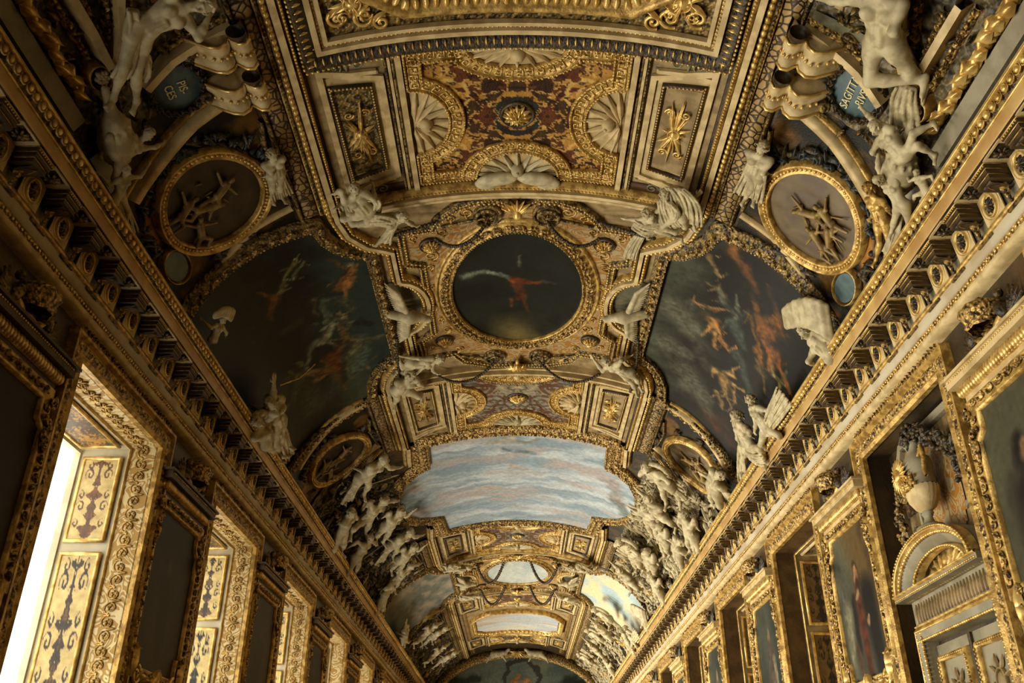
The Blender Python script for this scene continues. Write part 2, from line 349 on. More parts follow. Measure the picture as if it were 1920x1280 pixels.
    F = lambda P, sd=sd: np.stack([(-.02+P[:, 1]*-.12-P[:, 2])*sd, P[:, 0], P[:, 1]], 1)
    q = MB(F); q.box((-.16, -.14, 0), (.16, .14, .012)); part('panel', q, CREAM, r2, False, local=True)
    q = MB(F); q.sweep(arc(0, 0, .10, .12, 0, 360, 20)[:-1], RD(0, .024, .035), True, 1); q.sweep(arc(0, 0, .145, .135, 0, 360, 16)[:-1], RD(0, .01, .02), True, 1); part('oval_frame', q, GOLDB, r2, local=True)
    q = MB(F)
    for i in range(9): a = i*2*PI/9; q.leaf([(.035*math.cos(a), .045*math.sin(a), .012)], (.036, .017, .03), a)
    for x, z in ((0, .05), (0, -.05), (0, 0)): q.blobs([(x, z, .025)], (.02, .022, .022))
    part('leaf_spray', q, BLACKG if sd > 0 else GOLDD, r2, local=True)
    r3 = thing('frieze_leaf', 'hanging gilt acanthus pendant on the frieze of the %s-hand cornice' % LR[sd], 'ornament', (4.335*sd, ys[0], 4.92), 'acanthus pendants of the %s frieze' % LR[sd])
    q = MB(F); q.leaf([(0, -.03, .01)], (.11, .05, .06), -PI/2)
    for x in (-1, 1): q.leaf([(x*.045, .06, .02)], (.06, .03, .05), PI/2-x*.5); q.tube(spiral(x*.055, .11, .03, 1.2, 0, x, 14, .03), .009, 5)
    part('acanthus', q, GOLDC, r3, local=True)
    q = MB(F)
    for i in range(4): q.blobs([(0, -.05-.03*i+.0, .045-.008*i)], (.028-.004*i, .02, .02))
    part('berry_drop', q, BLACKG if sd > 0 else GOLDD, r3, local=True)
    for i, y in enumerate(ys):
        if i == 0: continue
        if y < 2.4: continue
        dup(r0, (4.08*sd, y, 4.93)); dup(r1, (4.16*sd, y+MP/2, 5.06)); dup(r2, (4.335*sd, y+MP/2, 4.94)); dup(r3, (4.335*sd, y, 4.92))
    q = MB(ID); yy = ys[ys < 34]
    for y in yy: q.box((4.345*sd-.012, y-.13, 4.735), (4.345*sd+.012, y+.13, 4.79))
    part('architrave_leaf_blocks', q, GOLDD, cor, False)

# ================================================================ wall bays
def leafband(mb, path, w0, w1, h, sp, closed=False):
    w = (w0+w1)/2; row(mb, path, sp, (sp*.55, (w1-w0)*.30, .03), w, h, closed, kind='l', alt=.55)
    row(mb, path, sp, ((w1-w0)*.16,)*2+(.02,), w, h+.012, closed)
GROT = None
def bay_frame(parent, W, yc, hw, zt, first, zb=-1.6):
    p = [(yc-hw, zb), (yc-hw, zt), (yc+hw, zt), (yc+hw, zb)]
    m = MB(W); m.sweep(p, [(-.02, 0), (-.02, .06), (.02, .09), (.05, .065), (.19, .055), (.215, .10), (.25, .10), (.265, 0)], sub=3); part('moulding', m, GOLD, parent, False)
    m = MB(W)
    if first: leafband(m, p, .05, .19, .058, .11)
    m.sweep(p, RD(.06, .18, .082, .05), sub=3); part('acanthus_band', m, GOLDC, parent)
def entab(parent, W, yc, hw, z0, rich=True):
    p = [(yc-hw, z0), (yc+hw, z0)]
    m = MB(W); m.box((yc-hw, z0-.0, 0), (yc+hw, z0+.17, .045)); m.box((yc-hw-.04, z0+.17, 0), (yc+hw+.04, z0+.205, .13)); part('crown_moulding', m, GOLDB, parent, False)
    m = MB(W); row(m, p, .075, (.02, .03, .03), .11, .07, kind='b', res=(6, 4)); row(m, p, .075, (.05, .02, .03), .05, .05, rot=PI/2, kind='l'); part('leaf_tongues', m, GOLDC, parent)
def grotesque(seed, bg, cols, f=1.):
    """painted candelabra arabesque, mirrored about u = 0"""
    def g(U, W):
        u = np.abs(U); v = W; k = np.array(bg)*np.ones(U.shape+(3,))
        rr = np.random.RandomState(seed)
        for i in range(11):
            cu, cv, r0 = rr.rand()*.85, rr.rand()*2-1, .12+.14*rr.rand()
            r = np.hypot((u-cu)/f, v-cv); th = np.arctan2(v-cv, u-cu)
            s = np.sin(th*(1 if i % 2 else -1)+r/r0*9); w = ((r < r0*1.4) & (s > .35))*1.
            k = k*(1-w[..., None])+np.array(cols[i % len(cols)])*w[..., None]
        vv = np.abs(v); n = nz2(u*1.6, vv*1.6, 2.2, seed % 4); n2 = nz2(u*1.6+3, vv*1.6, 2.6, (seed+1) % 4); n3 = nz2(u*2, vv*2, 3.4, (seed+2) % 4)
        for q, c_, al in (((np.abs(n) < .10), cols[0], .9), ((n2 > .42), cols[1], .85), ((n3 > .5) & (n2 < .3), cols[2], .85), ((n < -.45), cols[0], .8), ((np.abs(n2-.42) < .05), cols[3] if len(cols) > 3 else cols[0], .9)):
            w = q*al; k = k*(1-w[..., None])+np.array(c_)*w[..., None]
        return np.clip(k, 0, 1)
    return g
def candelabra(U, W, c0, c1, c2, f=0):
    """urn-and-figure candelabrum silhouette on a light ground; U in -1..1, W in -1..1"""
    u = np.abs(U); bg = np.ones(U.shape+(3,))*np.array(c0)
    w = np.interp(W, [-1, -.92, -.9, -.7, -.66, -.5, -.42, -.3, -.1, .02, .1, .3, .34, .5, .6, .8, .9, .95, 1], [.1, .6, .75, .75, .2, .3, .55, .5, .2, .6, .65, .12, .3, .35, .1, .12, .7, .35, .05])
    ins = u < w*(.62+.18*np.sin(W*23+f)); 
    t = nz2(u*3, W*3, 1.6, f % 3)
    k = (ins & (t > -.75))[..., None]*1.; bg = bg*(1-k)+np.array(c1)*k
    k = (ins & (t > .35))[..., None]*1.; bg = bg*(1-k)+np.array(c2)*k
    for cv, cu, r in ((.62, .55, .28), (.1, .8, .2), (-.2, .72, .26), (.86, .62, .2), (-.62, .8, .2)):
        rr = np.hypot((u-cu), (W-cv)*1.8); th = np.arctan2(W-cv, u-cu)
        k = ((rr < r) & (np.sin(th+rr*26) > .2))[..., None]*1.; bg = bg*(1-k)+np.array(c1)*k
    return bg
def sided(side): return WL if side < 0 else WR
def bay(side, i, yc):
    W = sided(side); left = side < 0
    near = i <= 3
    if left:
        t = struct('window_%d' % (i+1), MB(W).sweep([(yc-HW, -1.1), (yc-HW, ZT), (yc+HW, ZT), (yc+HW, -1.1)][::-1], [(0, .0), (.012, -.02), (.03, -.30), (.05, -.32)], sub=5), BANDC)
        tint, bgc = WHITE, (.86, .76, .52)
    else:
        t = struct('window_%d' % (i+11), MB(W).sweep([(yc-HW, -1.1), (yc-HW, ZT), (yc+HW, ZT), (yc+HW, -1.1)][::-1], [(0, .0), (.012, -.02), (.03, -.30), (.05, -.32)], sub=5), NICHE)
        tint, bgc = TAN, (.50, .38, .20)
    a = HW-.05; zt = ZT-.05
    m = MB(W)
    for w, d in ((-.012, 0), (.035, -.335)): m.sweep([(yc-HW, -1.1), (yc-HW, ZT), (yc+HW, ZT), (yc+HW, -1.1)][::-1], [(w, d), (w, d+.03), (w+.022, d+.02), (w+.022, d)], sub=5)
    part('band_fillets', m, GOLDB, t)
    if near and left:
        m = MB(W); p = [(yc-HW, -.6), (yc-HW, ZT), (yc+HW, ZT), (yc+HW, -.6)][::-1]
        pp, aa = along(p, .16, .0)
        for k, ((y, z), an) in enumerate(zip(pp, aa)):      # scrolls lie on the lit inner face of the opening
            ca, sa = math.cos(an), math.sin(an); sp_ = spiral(0, -.16, .085, 1.5, PI if k % 2 else 0, 1 if k % 2 else -1, 16, 0)
            f3 = [(y+ca*q[0]-sa*.028, z+sa*q[0]+ca*.028, q[1]) for q in sp_]; m.tube(f3, .011, 4)
            for j in range(5): a5 = j*1.257; m.blobs([(y-sa*.03+ca*.03*math.cos(a5), z+ca*.03+sa*.03*math.cos(a5), -.16+.03*math.sin(a5))], (.014, .014, .014))
            m.tube([(y+ca*(.07+.03*t)-sa*.028, z+sa*(.07+.03*t)+ca*.028, -.16+(.1 if k % 2 else -.1)*math.sin(t*3)) for t in (0, .3, .6, 1)], .009, 4)
        part('rinceau_scrolls', m, GOLD, t)
    # reveals and soffit (splayed box)
    dB = -1.02
    m = MB(W)
    for sg in (-1, 1):
        m.add([(yc+sg*a, -1.1, -.32), (yc+sg*(a-.02), -1.1, dB), (yc+sg*(a-.02), zt-.02, dB), (yc+sg*a, zt, -.32)], [(0, 1, 2, 3)])
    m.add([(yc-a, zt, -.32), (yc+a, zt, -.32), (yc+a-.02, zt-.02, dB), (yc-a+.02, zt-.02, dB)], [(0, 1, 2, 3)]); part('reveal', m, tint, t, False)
    # painted panels: far reveal (two), near reveal (two), soffit
    Sx = 1 if side > 0 else -1
    for sg in ((1,) if True else (1, -1)):
        RV = lambda P, sg=sg: np.stack([Sx*(XW+P[:, 0]), yc+sg*(a-.03-P[:, 2]), P[:, 1]], 1)
        for k, (z0, z1) in enumerate(((2.95, 4.04), (1.1, 2.84), (-.8, .95))):
            if k == 2 and i > 2: continue
            x0, x1 = .38, .88
            if near or k < 2:
                seed = 3+i*3+k; cx, cz = (x0+x1)/2, (z0+z1)/2; hx, hz = (x1-x0)/2-.05, (z1-z0)/2-.05
                fr = part('panel_frame', MB(RV).sweep(rect(x0, x1, z0, z1), RD(0, .05, .03), True, 5), GOLDB, t)
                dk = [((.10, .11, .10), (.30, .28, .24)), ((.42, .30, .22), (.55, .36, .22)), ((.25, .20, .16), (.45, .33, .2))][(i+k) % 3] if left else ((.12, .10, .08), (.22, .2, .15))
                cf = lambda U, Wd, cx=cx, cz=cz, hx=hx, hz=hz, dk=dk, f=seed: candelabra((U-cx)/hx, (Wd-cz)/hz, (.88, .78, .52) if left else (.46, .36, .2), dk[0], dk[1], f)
                n = 44 if i < 2 else 26
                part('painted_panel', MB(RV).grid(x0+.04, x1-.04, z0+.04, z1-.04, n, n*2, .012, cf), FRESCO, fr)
    SF = lambda P: np.stack([Sx*(XW+P[:, 0]), P[:, 1], zt-.02-P[:, 2]], 1)
    fr = part('soffit_frame', MB(SF).sweep(rect(.38, .90, yc-a+.14, yc+a-.14), RD(0, .05, .035), True, 5), GOLDB if left else CREAM, t)
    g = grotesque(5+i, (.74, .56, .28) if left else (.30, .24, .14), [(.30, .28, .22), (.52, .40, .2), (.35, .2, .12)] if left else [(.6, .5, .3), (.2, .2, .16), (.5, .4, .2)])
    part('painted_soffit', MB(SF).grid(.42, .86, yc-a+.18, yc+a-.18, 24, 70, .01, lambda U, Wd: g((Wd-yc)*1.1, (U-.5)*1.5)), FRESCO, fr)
    if left:
        part('casement_frame', MB(W).sweep([(yc-a, -1.1), (yc-a, zt-.02), (yc+a, zt-.02), (yc+a, -1.1)][::-1], [(0, dB+.1), (.05, dB+.1), (.05, dB)], sub=9), WHITE, t, False)
        m = MB(W); m.add([(yc-a, -1.1, dB+.02), (yc+a, -1.1, dB+.02), (yc+a, zt-.02, dB+.02), (yc-a, zt-.02, dB+.02)], [(0, 1, 2, 3)]); o = part('pane', m, PANE, t, False)
    else:
        m = MB(W); m.box((yc-a, -1.1, -1.05), (yc+a, zt, -1.0)); part('closed_shutter', m, GOLD, t, False)
        m = MB(W); m.sweep(rect(yc-a+.15, yc-.06, .6, zt-.2), RD(0, .05, -.95, -1.0), True, 3); m.sweep(rect(yc+.06, yc+a-.15, .6, zt-.2), RD(0, .05, -.95, -1.0), True, 3); part('shutter_moulding', m, GOLDB, t)
ORD = ['first', 'second', 'third', 'fourth', 'fifth', 'sixth', 'seventh', 'eighth', 'ninth', 'tenth']
for i, yc in enumerate(WY[-1]):
    if yc < 3: 
        m = MB(WL); m.add([(yc-HW, -1.1, -.9), (yc+HW, -1.1, -.9), (yc+HW, ZT, -.9), (yc-HW, ZT, -.9)], [(0, 1, 2, 3)]); struct('window_%d' % (i+21), m, PANE); continue
    bay(-1, i-1, yc)
    t = thing('window_surround', 'carved gilt surround of the %s window from the camera, left wall' % ORD[i-1], 'frame', (-XW, yc, -1.4), 'gilt surrounds of the left windows')
    bay_frame(t, WL, yc, HW, ZT, i < 5); entab(t, WL, yc, HW+.12, 4.44)
for i, yc in enumerate(WY[1]):
    if yc < 3: continue
    if i != 2: bay(1, i-1, yc)
    t = thing('niche_surround', 'carved gilt surround of the %s on the right wall' % ('doorway with the vase' if i == 2 else 'nearest bay' if i < 2 else '%s shuttered bay beyond the doorway' % ORD[i-3]), 'frame', (XW, yc, -1.4), 'gilt surrounds of the right bays')
    bay_frame(t, WR, yc, HW, ZT, i < 6); entab(t, WR, yc, HW+.12, 4.44)
# ================================================================ VAULT DECORATION, built on the curved surface: s across, y along
def HS(side): return lambda P: VS(np.stack([side*P[:, 0], P[:, 1]+side*.1*np.clip(P[:, 0]-2.3, 0, 3), P[:, 2]], 1))
def base(s, y): return tuple(PT(s, y, .02))
def frets(mb, path, w0, w1, h, sp, closed=True):
    pts, aa = along(path, sp, (w0+w1)/2, closed); r = (w1-w0)/2*.78; b = sp*.42
    k = MB()
    for a_, b_ in (((-b, -r), (b, -r)), ((b, -r), (b, r*.9)), ((b, r*.9), (-b*.4, r*.9)), ((-b*.4, r*.9), (-b*.4, -r*.1)), ((-b*.4, -r*.1), (b*.4, -r*.1))):
        t = .007; x0, x1 = min(a_[0], b_[0])-t, max(a_[0], b_[0])+t; y0_, y1_ = min(a_[1], b_[1])-t, max(a_[1], b_[1])+t; k.box((x0, y0_, 0), (x1, y1_, .012))
    tv, tq = np.concatenate(k.V), np.concatenate(k.Q); mb.inst(tv, tq, np.column_stack([pts, np.full(len(pts), h)]), aa)
def bitten(hw, y0, y1, yc, rt, dt, rb, db, rs, dsd):
    p = [(-hw, y0)]+arc(0, y0, rt, dt, 180, 0, 12)+[(hw, y0)]
    p += [(hw-dsd*math.sin(math.radians(t)), yc-rs*math.cos(math.radians(t))) for t in np.linspace(0, 180, 13)]
    p += [(hw, y1)]+arc(0, y1, rb, db, 0, -180, 12)+[(-hw, y1)]
    p += [(-hw+dsd*math.sin(math.radians(t)), yc+rs*math.cos(math.radians(t))) for t in np.linspace(0, 180, 13)]
    return p
PAL = [(.17, .09, .04), (.34, .15, .06), (.14, .17, .17), (.85, .68, .38)]
def rosette(name, S, s, y, r, label, group=None, mt=None, h=.02, petals=12):
    t = thing(name, label, 'rosette', base(s, y) if S is VS else tuple(S(np.array([[s, y, h]]))[0]), group)
    m = MB(S); m.lathe((s, y, h), [(r*1.3, 0), (r*1.3, .02), (r*1.18, .05), (r*1.05, .02), (r*.9, 0)], 24); part('dark_ring', m, DARKP, t)
    m = MB(S)
    for k, (rr, n, hh) in enumerate(((.72, petals, .03), (.42, petals*2//3, .06), (.18, 5, .085))):
        a = np.arange(n)*2*PI/n+k*.3; m.leaf(np.stack([s+r*rr*np.cos(a), y+r*rr*np.sin(a), np.full(n, h+hh)], 1), (r*.33, r*.2*(1-.15*k), .05), a)
    m.blobs([(s, y, h+.11)], (r*.14, r*.14, .03), res=(8, 6)); part('petals', m, mt or GOLDB, t); return t
def trophy(m, s, y, hs, hy, h, n=26, seed=1):
    rr = random.Random(seed)
    for i in range(n):
        a = rr.uniform(0, 2*PI); l = rr.uniform(.45, .95); x, z = s+hs*l*.55*math.cos(a), y+hy*l*.55*math.sin(a)
        an = math.atan2(hy*math.sin(a), hs*math.cos(a)); L = math.hypot(hs*math.cos(a), hy*math.sin(a))*l*.5
        m.leaf([(x, z, h+rr.uniform(0, .03))], (L, rr.uniform(.012, .04), rr.uniform(.02, .05)), an)
    m.sweep(arc(s, y, hs*.42, hs*.46, 0, 360, 16)[:-1], RD(0, .035, h+.06, h), True, 1); m.blobs([(s, y, h+.02)], (hs*.3, hs*.34, .06), res=(8, 6))
    for k in (-1, 1): m.tube(spiral(s+k*hs*.45, y+hy*.55, hs*.3, 1.5, 0, k, 18, h+.03), .014, 5); m.tube(spiral(s-k*hs*.45, y-hy*.55, hs*.3, 1.5, PI, k, 18, h+.03), .014, 5)
BANDN = ['nearest grotesque band', 'band before the cloud painting', 'band beyond the cloud painting', 'band beyond the second round painting', 'last band by the end wall']
def tband(i, ya, yb, lvl):
    yc = (ya+yb)/2-.08; L = yb-ya; hl = L/2
    m = MB(VS); m.grid(-2.36, 2.36, ya, yb, 44, 12, .012); struct('trim_%d' % (20+i), m, TAN, True)
    t = thing('grotesque_panel', 'painted grotesque panel with fret border in the %s' % BANDN[i], 'panel', base(0, yc))
    y0, y1 = ya+.03, yb-.22
    P = bitten(1.27, y0, y1, yc, .6, .34, .56, .5, .58, .46)
    g = grotesque(11+i, (.74, .54, .24) if i == 0 else (.60, .56, .48), PAL if i == 0 else [(.36, .22, .14), (.35, .36, .34), (.45, .28, .16), (.72, .64, .5)])
    f = MB(VS); n = (150, 140) if i == 0 else (90, 80) if i < 3 else (50, 30)
    f.grid(-1.25, 1.25, y0, y1, *n, .03, lambda U, W: g(U*.85, (W-yc)/hl*.95), inpoly(P)); part('painted_field', f, FRESCG, t)
    f = MB(VS); f.sweep(P, [(-.03, .01), (-.03, .07), (-.015, .085), (0, .07), (.0, .05), (.15, .05), (.15, .07), (.165, .08), (.18, .06), (.18, .03)], True); fr = part('fret_frame', f, GOLD, t)
    f = MB(VS)
    if lvl > 1: frets(f, P, .01, .14, .05, .115)
    row(f, P, .045 if lvl > 1 else .07, (.014, .016, .018), -.015, .08, True); row(f, P, .05 if lvl > 1 else .08, (.016, .016, .018), .165, .078, True)
    part('fret_keys', f, GOLDB, fr)
    for k, (cu, cv, ru, rv, a0, a1) in enumerate(((0, y0, .56, .3, 0, 180), (0, y1+.02, .52, .47, 180, 360), (-1.27, yc, .43, .54, -90, 90), (1.27, yc, .43, .54, 90, 270))):
        f = MB(VS); f.disk(cu, cv, ru, rv, 8, 24, .03, a0=math.radians(a0), a1=math.radians(a1)); lu = part('shell_lunette', f, CREAM, t, label='cream lunette with a winged head')
        f = MB(VS); mid = math.radians((a0+a1)/2); nn = 9
        for q in range(nn):
            a = math.radians(a0+(a1-a0)*(q+.5)/nn); l = .62; f.leaf([(cu+ru*l*math.cos(a), cv+rv*l*math.sin(a), .04)], (.28*(ru if abs(math.cos(a)) > .7 else (ru+rv)/2)/.5, .045, .05), math.atan2(rv*math.sin(a), ru*math.cos(a)))
        cx, cy = cu+ru*.35*math.cos(mid), cv+rv*.38*math.sin(mid)
        f.blobs([(cx, cy, .09)], (.085, .1, .09), res=(14, 10)); f.blobs([(cx+.03*math.cos(mid), cy+.03*math.sin(mid), .17)], (.02, .02, .035)); part('winged_head', f, STAT if k == 1 else CREAM, lu)
    if i == 0:   # pale wings spread below the nearer edge of the white arch
        f = MB(VS)
        for sg in (-1, 1): f.blobs([(sg*.27, y1-.02, .12)], (.28, .12, .07), sg*.12, (14, 10)); f.blobs([(sg*.42, y1+.07, .12)], (.16, .10, .06), sg*-.2, (14, 10))
        part('spread_wings', f, STAT, t)
    rosette('gilt_rosette', VS, 0, yc-.03, .17 if i < 3 else .14, 'gilt flower boss at the centre of the %s' % BANDN[i])
    for sg in (-1, 1):
        nm = LR[sg]
        t = thing('trophy_panel', 'gilt trophy relief on the %s side of the %s' % (nm, BANDN[i]), 'panel', base(sg*1.93, yc))
        S = HS(sg); a, b = ya+.12, yb-.32; c0, c1 = yc-hl*.60, yc+hl*.58
        f = MB(S); pth = [(1.53, a+.2), (1.9, a+.1), (2.27, a-.05), (2.27, b+.18), (1.9, b+.02), (1.53, b-.1)]
        f.sweep(pth, [(0, .02), (0, .06), (.07, .06), (.07, .02)], True); 
        f.sweep([(1.6, c0-.17), (1.9, c0-.2), (2.2, c0-.3)], FL(-.03, .03, .06, .02)); f.sweep([(1.6, c1+.2), (1.9, c1+.22), (2.2, c1+.35)], FL(-.03, .03, .06, .02)); part('border', f, CREAM, t, False)
        f = MB(S); f.grid(1.58, 2.24, c0-.18, c1+.22, 8, 12, .025); part('surround', f, CREAM, t)
        f = MB(S); f.sweep([(1.67, c0), (2.18, c0-.08), (2.16, c1+.1), (1.67, c1)], [(0, .025), (0, .07), (.02, .08), (.04, .07), (.045, .03)], True); part('bead_frame', f, DARKP, t)
        if lvl > 1:
            f = MB(S); row(f, [(1.67, c0), (2.18, c0-.08), (2.16, c1+.1), (1.67, c1)], .045, (.014, .014, .016), .02, .08, True); part('beads', f, GOLDB, t)
        f = MB(S); f.grid(1.70, 2.14, c0+.03, c1, 10, 20, .035); fl = part('relief_field', f, TAN if i else (GOLDD if sg < 0 else TAN), t)
        f = MB(S); trophy(f, 1.92, yc, .21, hl*.5, .035, 30 if lvl > 1 else 14, i*2+sg+5); part('trophy_relief', f, GOLD if sg < 0 else GOLDB, fl)
        f = MB(S); f.grid(1.56, 2.26, a+.12, c0-.2, 6, 4, .02); f.grid(1.56, 2.26, c1+.24, b, 6, 4, .02); sf = part('scroll_field', f, OLIVE, t)
        f = MB(S)
        for yy in (c0-.32, c1+.38):
            for q in (-1, 1): f.tube(spiral(1.92+q*.12, yy, .09, 1.5, 0, q, 18, .04), .012, 5)
            f.leaf([(1.92, yy, .03)], (.1, .04, .03), PI/2)
        part('scroll_relief', f, OLIVE if i else mat('pale_olive_relief', (.48, .48, .36), (.36, .36, .26), 5, 0, .5), sf)
        f = MB(S); f.sweep([(1.34, yb-.05), (1.34, ya)][::-1], FL(-.045, .03, .10, .01)); f.sweep([(1.45, yb-.05), (1.45, ya)][::-1], FL(-.02, .02, .06, .01)); pl = struct('trim_%d' % (30+i*2+(sg > 0)), f, CREAM)
        f = MB(S); f.sweep([(1.41, yb-.05), (1.41, ya)][::-1], RD(-.025, .025, .05)); f.sweep([(1.49, yb-.05), (1.49, ya)][::-1], RD(-.02, .02, .07)); row(f, [(1.49, ya), (1.49, yb)], .05 if lvl > 1 else .08, (.018, .014, .015), 0, .07); part('gilt_fillets', f, GOLDD, pl)
def band_mould(i, ya, flip):     # cream and gilt arch across the crown where a painting bay begins
    k = -1 if flip else 1; f = MB(VS)
    f.sweep([(-2.35, ya-.03*k), (2.35, ya-.03*k)], FL(-.035, .035, .17, .012)); f.sweep([(-2.15, ya+.10*k), (2.15, ya+.10*k)], FL(-.03, .03, .12, .012)); st = struct('trim_%d' % (60+i), f, CREAM)
    f = MB(VS); f.sweep([(-2.35, ya-.12*k), (2.35, ya-.12*k)], FL(-.055, .04, .145, .012)); f.sweep([(-2.2, ya+.04*k), (2.2, ya+.04*k)], RD(-.04, .03, .09, .012)); row(f, [(-2.3, ya-.12*k), (2.3, ya-.12*k)], .05, (.018, .016, .018), 0, .148); part('gilt_beading', f, GOLD, st)
    f = MB(VS); f.sweep([(-2.3, ya-.24*k), (2.3, ya-.24*k)], FL(-.07, .07, .035, .012)); part('shadow_line', f, REDB, st)
def ribs(idx, y0, y1, S, det=True, bd=.085):
    p = [(2.5, y0), (2.5, y1)]
    f = MB(S); f.sweep(p, FL(-.05, .03, .15, .012), sub=.6); st = struct('trim_%d' % idx, f, CREAM)
    f = MB(S); f.sweep(p, RD(-.14, -.05, .10, .012), sub=.6); f.sweep(p, RD(.03, .10, .12, .012), sub=.6); f.sweep(p, FL(-.19, -.14, .07, .012), sub=.6); part('gilt_torus', f, GOLD, st)
    if det:
        f = MB(S); row(f, p, bd, (bd*.42, .035, .03), -.095, .10, res=(6, 4)); row(f, p, bd*.55, (.016, .016, .016), .07, .122); part('egg_row', f, GOLDB, st)
        f = MB(S); pp, aa = along([(2.245, y0), (2.245, y1)], .12)
        for (a, b) in pp: f.tube(spiral(a, b, .04, 1.1, PI/2, 1, 9, .03), .009, 4)
        part('wave_scroll', f, GOLDD, st)
    f = MB(S); f.sweep([(2.17, y0), (2.17, y1)], FL(-.02, .12, .022, .012), sub=.6); part('scroll_strip', f, mat('ochre_strip', (.55, .42, .22), (.45, .33, .15), 5, .1, .5), st)
    f = MB(S); f.sweep([(2.80, y0), (2.80, y1)], FL(-.10, .10, .05, .0), sub=.3); part('lattice_strip', f, LATT, st)
    f = MB(S); f.sweep([(2.66, y0), (2.66, y1)], RD(-.03, .04, .08, .0), sub=.6); f.sweep([(2.93, y0), (2.93, y1)], RD(-.03, .03, .09, .0), sub=.6)
    if det: row(f, [(2.66, y0), (2.66, y1)], .06, (.024, .02, .02), 0, .08); row(f, [(2.93, y0), (2.93, y1)], .06, (.024, .018, .02), 0, .085)
    part('gilt_edges', f, GOLDD, st)
TB = [(6.98, 9.47), (14.97, 17.72), (24.72, 27.45), (33.0, 35.6), (41.2, 43.6)]
for i, (a, b) in enumerate(TB): tband(i, a, b, 2 if i < 2 else 1)
for k, (ya, fl) in enumerate(((9.52, 0), (14.90, 1), (27.5, 0), (32.92, 1))): band_mould(k, ya, fl)
n = 70
for sg in (-1, 1):
    for k, (a, b) in enumerate(((1.0, 9.45), (15.0, 17.75), (24.6, 27.45), (33.0, 44.8))): ribs(n, a, b, HS(sg), k < 2 or True, (.085, .1, .12, .16)[k]); n += 1
    for k, (a, b) in enumerate(((17.75, 18.75), (23.6, 24.6))):
        f = MB(HS(sg)); f.sweep([(2.42, a), (2.5, b)], FL(-.05, .03, .15, .012)); st = struct('trim_%d' % n, f, CREAM); n += 1
        f = MB(HS(sg)); f.sweep([(2.42, a), (2.5, b)], RD(-.12, -.05, .1, .012)); f.sweep([(2.42, a), (2.5, b)], RD(.03, .12, .1, .012)); part('gilt_torus', f, GOLD, st)
